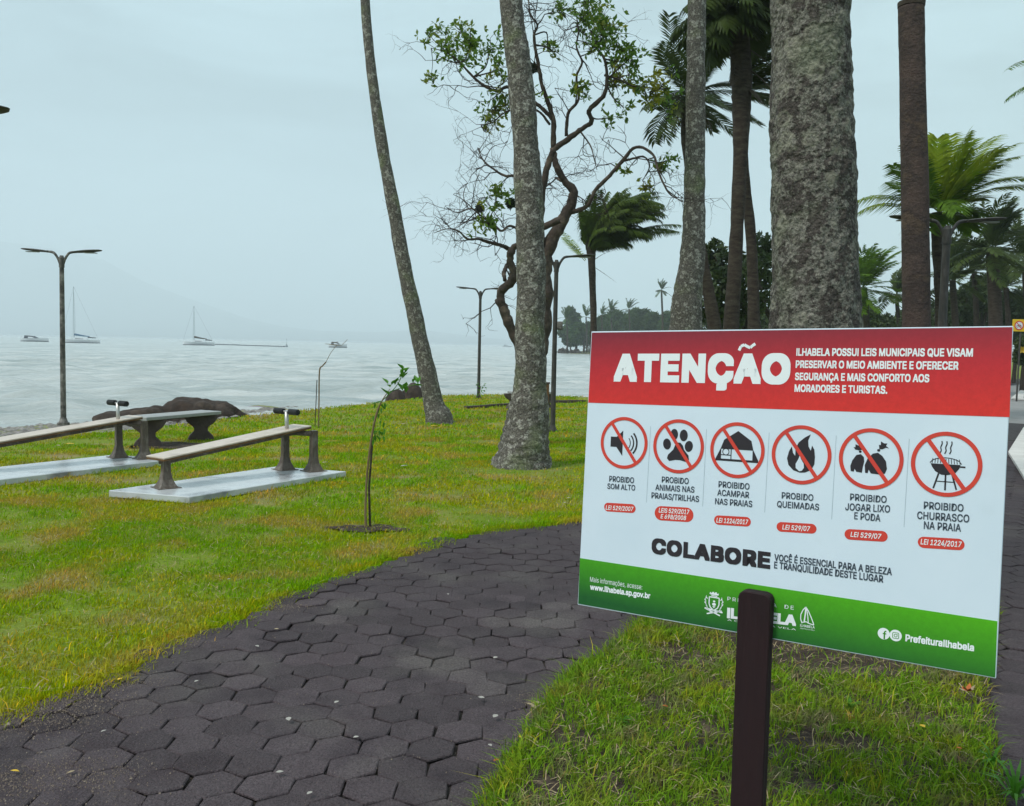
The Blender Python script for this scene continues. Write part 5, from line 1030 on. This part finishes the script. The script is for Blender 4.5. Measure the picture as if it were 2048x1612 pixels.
def motorboat(label, px_, L_, D):
    c = at(px_, 683, D); t = thing('motorboat', label, 'motorboat', Vector((c.x, D, SEA)), 'motorboats at anchor'); mb = MB(); hull(mb, L_, 2.6, .95, dirx=1); mb.build('hull', m_hull, t)
    mb = MB(); hull(mb, L_*1.01, 2.66, .22, dirx=1, z0=-.02); mb.build('waterline_stripe', m_dkhull, t)
    mb = MB(); mb.prism([(-L_*.36, .9), (-L_*.33, 1.9), (-L_*.05, 1.75), (L_*.12, .95)], -.9, .9, Matrix.Rotation(math.pi/2, 4, 'X')); mb.build('canopy', m_dkhull, t)
    mb = MB(); mb.prism([(-L_*.20, 1.02), (-L_*.2, 1.5), (-L_*.06, 1.45), (L_*.06, 1.02)], -.93, .93, Matrix.Rotation(math.pi/2, 4, 'X')); mb.build('windscreen', m_hull, t); return t
motorboat('white motorboat with dark canopy, leftmost boat on the water', 70, 8.6, 285)
motorboat('small pale motorboat far out, behind the bent top of the bare sapling', 676, 6.0, 300)
motorboat('tiny pale boat on the horizon between the slim lamp and the gnarled tree', 1015, 9.5, 900)
p0, p1 = G(418, 689, SEA), G(573, 694, SEA); t_ = thing('floating_boom', 'long dark line of floats on the water, ending at a marker buoy', 'float line', p0.lerp(p1, .5)); off = t_.location
for i in range(34):
    q = p0.lerp(p1, i/33)-off; mb = MB() if i == 0 else mb
    if i == 0: mb.tube([(-.32, 0, .05), (-.26, 0, .12), (.26, 0, .12), (.32, 0, .05)], [.08, .17, .17, .08], 8); fm = mb.mesh('float'); fm.materials.append(m_dkhull)
    o = bpy.data.objects.new('float', fm); C.objects.link(o); o.parent = t_; o.location = q+Vector((0, 0, random.uniform(-.02, .05)))
mb = MB(); mb.tube([p0-off+Vector((0, 0, .08)), p1-off+Vector((0, 0, .08))], .05, 5); mb.build('rope', m_dkhull, t_)
t_ = thing('marker_buoy', 'grey marker buoy with a thin pole at the right end of the float line', 'buoy', p1)
mb = MB(); mb.tube([(0, 0, -.2), (0, 0, .3), (0, 0, .5), (0, 0, .9)], [.4, .42, .3, .12], 10); mb.build('float', m_mast, t_); mb = MB(); mb.tube([(0, 0, .8), (0, 0, 2.6)], .05, 6); mb.build('pole', m_mast, t_)
# ================================================================== YELLOW NOTICE
D = 30.0; c = at(2043, 651, D); t_ = thing('yellow_sign', 'small yellow notice with a red prohibition ring at the right frame edge', 'sign', Vector((c.x, D, 0)))
mb = MB(); mb.box((0, 0, c.z), (.60, .03, .40)); mb.build('board', m_yel, t_, bevel=.006)
def xz(polys, name, mat, yo, cx_=0):
    mb = MB()
    for p in polys: n = len(mb.v); mb.v += [(x_+cx_, yo, c.z+z_) for x_, z_ in p]; mb.f.append(tuple(range(n, n+len(p))))
    return mb.build(name, mat, t_)
xz([ell(-.09, 0, .15, .15)], 'disc', m_hull, -.018); xz(ring((-.09, 0), .12, .155, 28)+[bar(-.17, .09, -.01, -.09, .025)], 'prohibition_ring', m_redink, -.022)
xz(ring((-.14, -.03), .028, .04, 14)+ring((-.045, -.03), .028, .04, 14)+[bar(-.14, -.03, -.11, .03, .012), bar(-.11, .03, -.05, .02, .012), bar(-.09, -.03, -.11, .03, .012), bar(-.05, .02, -.045, -.03, .012)], 'bicycle_symbol', m_ink, -.020)
mb = MB(); mb.tube([(0, .04, 0), (0, .04, c.z+.2)], .03, 8); mb.build('post', m_lamp, t_)
for q, (px_, py_, lb) in enumerate(((2043, 700, 'yellow bloom on the shrub under the yellow notice'),)):
    p = at(px_, py_, 30.2); o = MB()
    for k in range(12):
        a = k*2*math.pi/6; tl = .25 if k < 6 else .8; dv = Vector((math.cos(a)*math.cos(tl), -.4, math.sin(a)*math.cos(tl)+.1)).normalized(); sv = dv.cross(Vector((0, 1, 0))).normalized()*.04; n = len(o.v); o.v += [(0, 0, 0), tuple(dv*.08+sv), tuple(dv*.15), tuple(dv*.08-sv)]; o.f.append((n, n+1, n+2, n+3))
    o = o.build('flower', m_leafy, None); o.location = p; tag(o, lb, 'flower')
# ================================================================== LITTER
def fallen(px_, py_, L_, w_, mat, label, z=.040, cat='fallen leaf', name='fallen_leaf', group='fallen leaves and petals'):
    p = G(px_, py_, z); n = 5; v = []; L_ *= .7; w_ *= .62; 
    for i in range(n+1): t = i/n; ww = w_*math.sin(math.pi*min(1, t*.92+.06)); cz = .06*L_*math.sin(math.pi*t); v += [(L_*(t-.5), -ww, cz+.02*L_), (L_*(t-.5), 0, cz), (L_*(t-.5), ww, cz+.05*L_)]
    f = []
    for i in range(n): a = i*3; f += [(a, a+3, a+4, a+1), (a+1, a+4, a+5, a+2)]
    me = bpy.data.meshes.new(name); me.from_pydata(v, [], f); o = link(name, me, mat); o.location = p; o.rotation_euler = (0, 0, random.uniform(0, 6.28)); tag(o, label, cat, group)
random.seed(12)
for a in ((29, 1542, .05, .012, m_leafy, 'yellow leaf on the pavers in the bottom left corner'), (142, 1544, .04, .012, m_leafd, 'pale yellow leaf on the pavers, second from the bottom left corner'), (207, 1462, .035, .010, m_petal, 'grey-white petal on the pavers near the left lawn corner'),
          (393, 1362, .03, .010, m_petal, 'white petal on the pavers below the ragged lawn edge'), (553, 1258, .035, .012, m_leafd, 'cream petal on the topmost pavers by the lawn edge left of centre'), (514, 1292, .04, .014, m_petal, 'grey petal just below the cream one by the lawn edge'),
          (896, 1188, .03, .011, m_petal, 'bright white petal on the pavers left of the sign'), (577, 1438, .05, .018, m_petal, 'largest grey petal in the middle of the path'), (673, 1404, .04, .014, m_petal, 'white petal in mid path, right of the largest grey petal'),
          (712, 1474, .035, .013, m_petal, 'pale petal in mid path, lowest right of the largest grey petal'), (559, 1544, .04, .015, m_petal, 'white petal low on the path, straight below the largest grey petal'), (619, 1586, .035, .013, m_petal, 'grey petal at the bottom edge of the path'),
          (991, 1315, .04, .016, m_petal, 'flat grey petal on the path under the web address of the sign'), (962, 1395, .045, .018, m_petal, 'grey petal left of the dry leaf clump on the path'), (991, 1432, .045, .018, m_petal, 'grey petal just below left of the dry leaf clump'),
          (1199, 1327, .025, .010, m_leafy, 'tiny yellow petal in the gutter at the verge edge'), (1133, 1375, .045, .014, m_leafd, 'cream leaf at the verge edge above the dry leaf clump'), (1039, 1473, .03, .010, m_leafy, 'yellow petal below the dry leaf clump'),
          (993, 1520, .035, .012, m_leafo, 'orange petal near the lower corner of the verge'), (240, 1358, .045, .016, m_leafy, 'yellow leaf on the ragged lawn corner left'), (980, 1490, .03, .012, m_petal, 'pale petal between the yellow and the orange petal')): fallen(*a)
for q, a in enumerate(((1060, 1409), (1068, 1414), (1074, 1406))): fallen(*a, .06, .016, m_leafd, ('left', 'middle', 'right')[q]+' leaf of the dry clump on the path by the verge', .045)
for a in ((140, 888, .16, .05, m_leafy, 'yellow leaf with white edge on bare soil behind the farther sit-up bench'), (116, 891, .12, .04, m_leafd, 'pale leaf left of the yellow one on the bare soil'), (190, 889, .14, .03, m_petal, 'whitish leaf right of the yellow one on the bare soil'),
          (868, 852, .2, .05, m_leafy, 'yellow leaf at the foot of the leaning palm'), (806, 848, .16, .04, m_leafd, 'long cream leaf on the lawn left of the leaning palm foot'), (826, 855, .08, .03, m_petal, 'white petal between cream leaf and leaning palm'), (808, 932, .14, .025, m_petal, 'long white leaf on the lawn left of the mossy palm foot'),
          (686, 891, .12, .03, m_petal, 'white leaf on the lawn right of the nearer foam rollers'), (650, 925, .12, .03, m_leafd, 'brownish leaf beside the slab end of the nearer sit-up bench'), (1156, 836, .10, .035, m_petal, 'white petal on the lawn right of the lamp post foot'), (1138, 996, .07, .03, m_petal, 'larger white petal on the lawn beside the sign edge'),
          (1130, 1005, .05, .02, m_petal, 'smaller white petal on the lawn beside the sign edge'), (957, 874, .10, .03, m_petal, 'white petal on the lawn left of the mossy trunk'), (458, 1158, .03, .01, m_petal, 'white petal on the lawn above the ragged path edge'), (190, 1057, .03, .01, m_petal, 'white speck of petal on the left lawn below the slab')): fallen(*a, z=.035)
fallen(1845, 1452, .038, .016, m_leafy, 'bright yellow leaf lying on the verge grass below the round icons', .08); fallen(1330, 1412, .035, .014, m_leafo, 'brown-orange leaf on the verge left of the sign post', .08)
fallen(1918, 1496, .03, .012, m_leafo, 'rust leaf in the verge grass near the right edge', .08)
p = G(1936, 1383, .09); t_ = thing('fallen_flower', 'orange fallen flower in the grass under the right corner of the sign', 'flower', p); random.seed(2)
for k in range(7):
    a = k*.9; mb = MB(); dv = Vector((math.cos(a), math.sin(a), random.uniform(.1, .9))).normalized(); sv = dv.cross(Vector((0, 0, 1))).normalized()*.012; mb.v = [(0, 0, 0), tuple(dv*.02+sv), tuple(dv*.04+Vector((0, 0, .004))), tuple(dv*.02-sv)]; mb.f = [(0, 1, 2, 3)]; mb.build('petal', m_leafo if k % 3 else m_leafd, t_)
# sand and grit washed onto the path edges
rg = np.random.default_rng(14); GP = []
for px_, py_, sx_, sy_, n in ((20, 1450, .22, .10, 2600), (90, 1412, .18, .07, 1500), (40, 1592, .22, .10, 1900), (150, 1560, .15, .08, 700), (215, 1375, .12, .05, 700), (540, 1222, .14, .06, 800), (690, 1160, .2, .07, 400), (345, 1298, .1, .05, 350), (1100, 1440, .06, .10, 900), (1200, 1345, .07, .14, 800), (1050, 1530, .05, .12, 800), (1075, 1412, .06, .05, 300), (400, 1470, 1.2, .8, 900)):
    c_ = G(px_, py_); GP.append(np.c_[rg.normal(c_.x, sx_, n), rg.normal(c_.y, sy_, n)])
GP = np.concatenate(GP); GP = GP[inside(GP, PL)]; gs = rg.lognormal(-6.35, .45, len(GP)); ga = rg.uniform(0, 6.3, len(GP)); gz = .026+.010*rg.random(len(GP))
V = np.empty((len(GP), 4, 3))
for k in range(3): V[:, k] = np.c_[GP[:, 0]+gs*np.cos(ga+k*2.1), GP[:, 1]+gs*np.sin(ga+k*2.1), gz-.003]
V[:, 3] = np.c_[GP, gz+gs*.7]; i0 = np.arange(len(GP))*4
me = npmesh('sand_grains', V, np.concatenate([np.c_[i0, i0+1, i0+3], np.c_[i0+1, i0+2, i0+3], np.c_[i0+2, i0, i0+3]]), 3)
tag(link('sand_grains', me, M('sand_grit', [(.20, .165, .13), (.13, .10, .08), (.30, .25, .20)], 30, .95)), kind='stuff')
# dead blades and stalks lying in the verge and lawn
def straw(name, Qs, z0, ln_, mat, seed):
    r = np.random.default_rng(seed); n = len(Qs); a = r.uniform(0, 6.3, n); l = ln_*r.uniform(.5, 1.4, n); b = np.c_[Qs, z0+r.uniform(.004, .03, n)]; d = np.c_[np.cos(a)*l, np.sin(a)*l, r.uniform(-.1, .35, n)*l]; w_ = np.c_[-np.sin(a), np.cos(a), 0*a]*.0016
    V = np.stack([b-w_, b+w_, b+d*.6+w_+[0, 0, .004], b+d*.6-w_+[0, 0, .004], b+d], 1); i0 = np.arange(n)*5
    return tag(link(name, npmesh(name, V, np.concatenate([np.c_[i0, i0+1, i0+2], np.c_[i0, i0+2, i0+3], np.c_[i0+3, i0+2, i0+4]]), 3), mat), kind='stuff')
m_straw = M('straw', [(.40, .32, .17), (.28, .21, .11), (.50, .43, .28)], 20, .9)
straw('dry_grass', scatter(ISL, -1, 3.4, 1.8, 6.4, 9000, 51), .036, .055, m_straw, 52)
qs = fan(3.2, 11, 12000, 53); straw('dry_grass', qs[inside(qs, LAWN) & ~inside(qs, PL) & ~inside(qs, SL1) & ~inside(qs, SL2)], .0, .05, m_straw, 54)
# thin twig on the verge edge
p0, p1 = G(1052, 1432, .045), G(1100, 1402, .045); mb = MB(); mb.tube([p0-p0, (p1-p0)*.5+Vector((0, 0, .01)), p1-p0], [.003, .0035, .002], 5); o = mb.build('fallen_twig', m_leafd); o.location = p0; tag(o, 'pale dry twig lying at the verge edge beside the dry leaf clump', 'twig')
# weeds: broader leaf tufts in the verge corner
def weed(px_, py_, label, n, L_, seed):
    random.seed(seed); p = G(px_, py_, .034); mb = MB()
    for k in range(n):
        a = random.uniform(0, 6.28); e = random.uniform(.5, 1.3); l = L_*random.uniform(.6, 1.1); dv = Vector((math.cos(a)*math.cos(e), math.sin(a)*math.cos(e), math.sin(e))); sv = Vector((-math.sin(a), math.cos(a), 0))*.006; m1 = dv*l*.55; e1 = m1+(dv+Vector((0, 0, -.7))).normalized()*l*.45
        q = len(mb.v); mb.v += [tuple(-sv*.5), tuple(sv*.5), tuple(m1+sv), tuple(m1-sv), tuple(e1)]; mb.f += [(q, q+1, q+2, q+3), (q+3, q+2, q+4)]
    o = mb.build('weed', m_sap); o.location = p; tag(o, label, 'weed', 'broad-bladed weeds in the verge')
weed(2030, 1600, 'tall broad-bladed weed tuft in the bottom right corner', 26, .17, 3); weed(1240, 1452, 'bright green weed tuft left of the sign post', 18, .08, 4); weed(1700, 1420, 'bright weed tuft right of the sign post', 16, .07, 5); weed(1985, 1530, 'weed tuft left of the corner tuft at the right edge', 18, .10, 6)
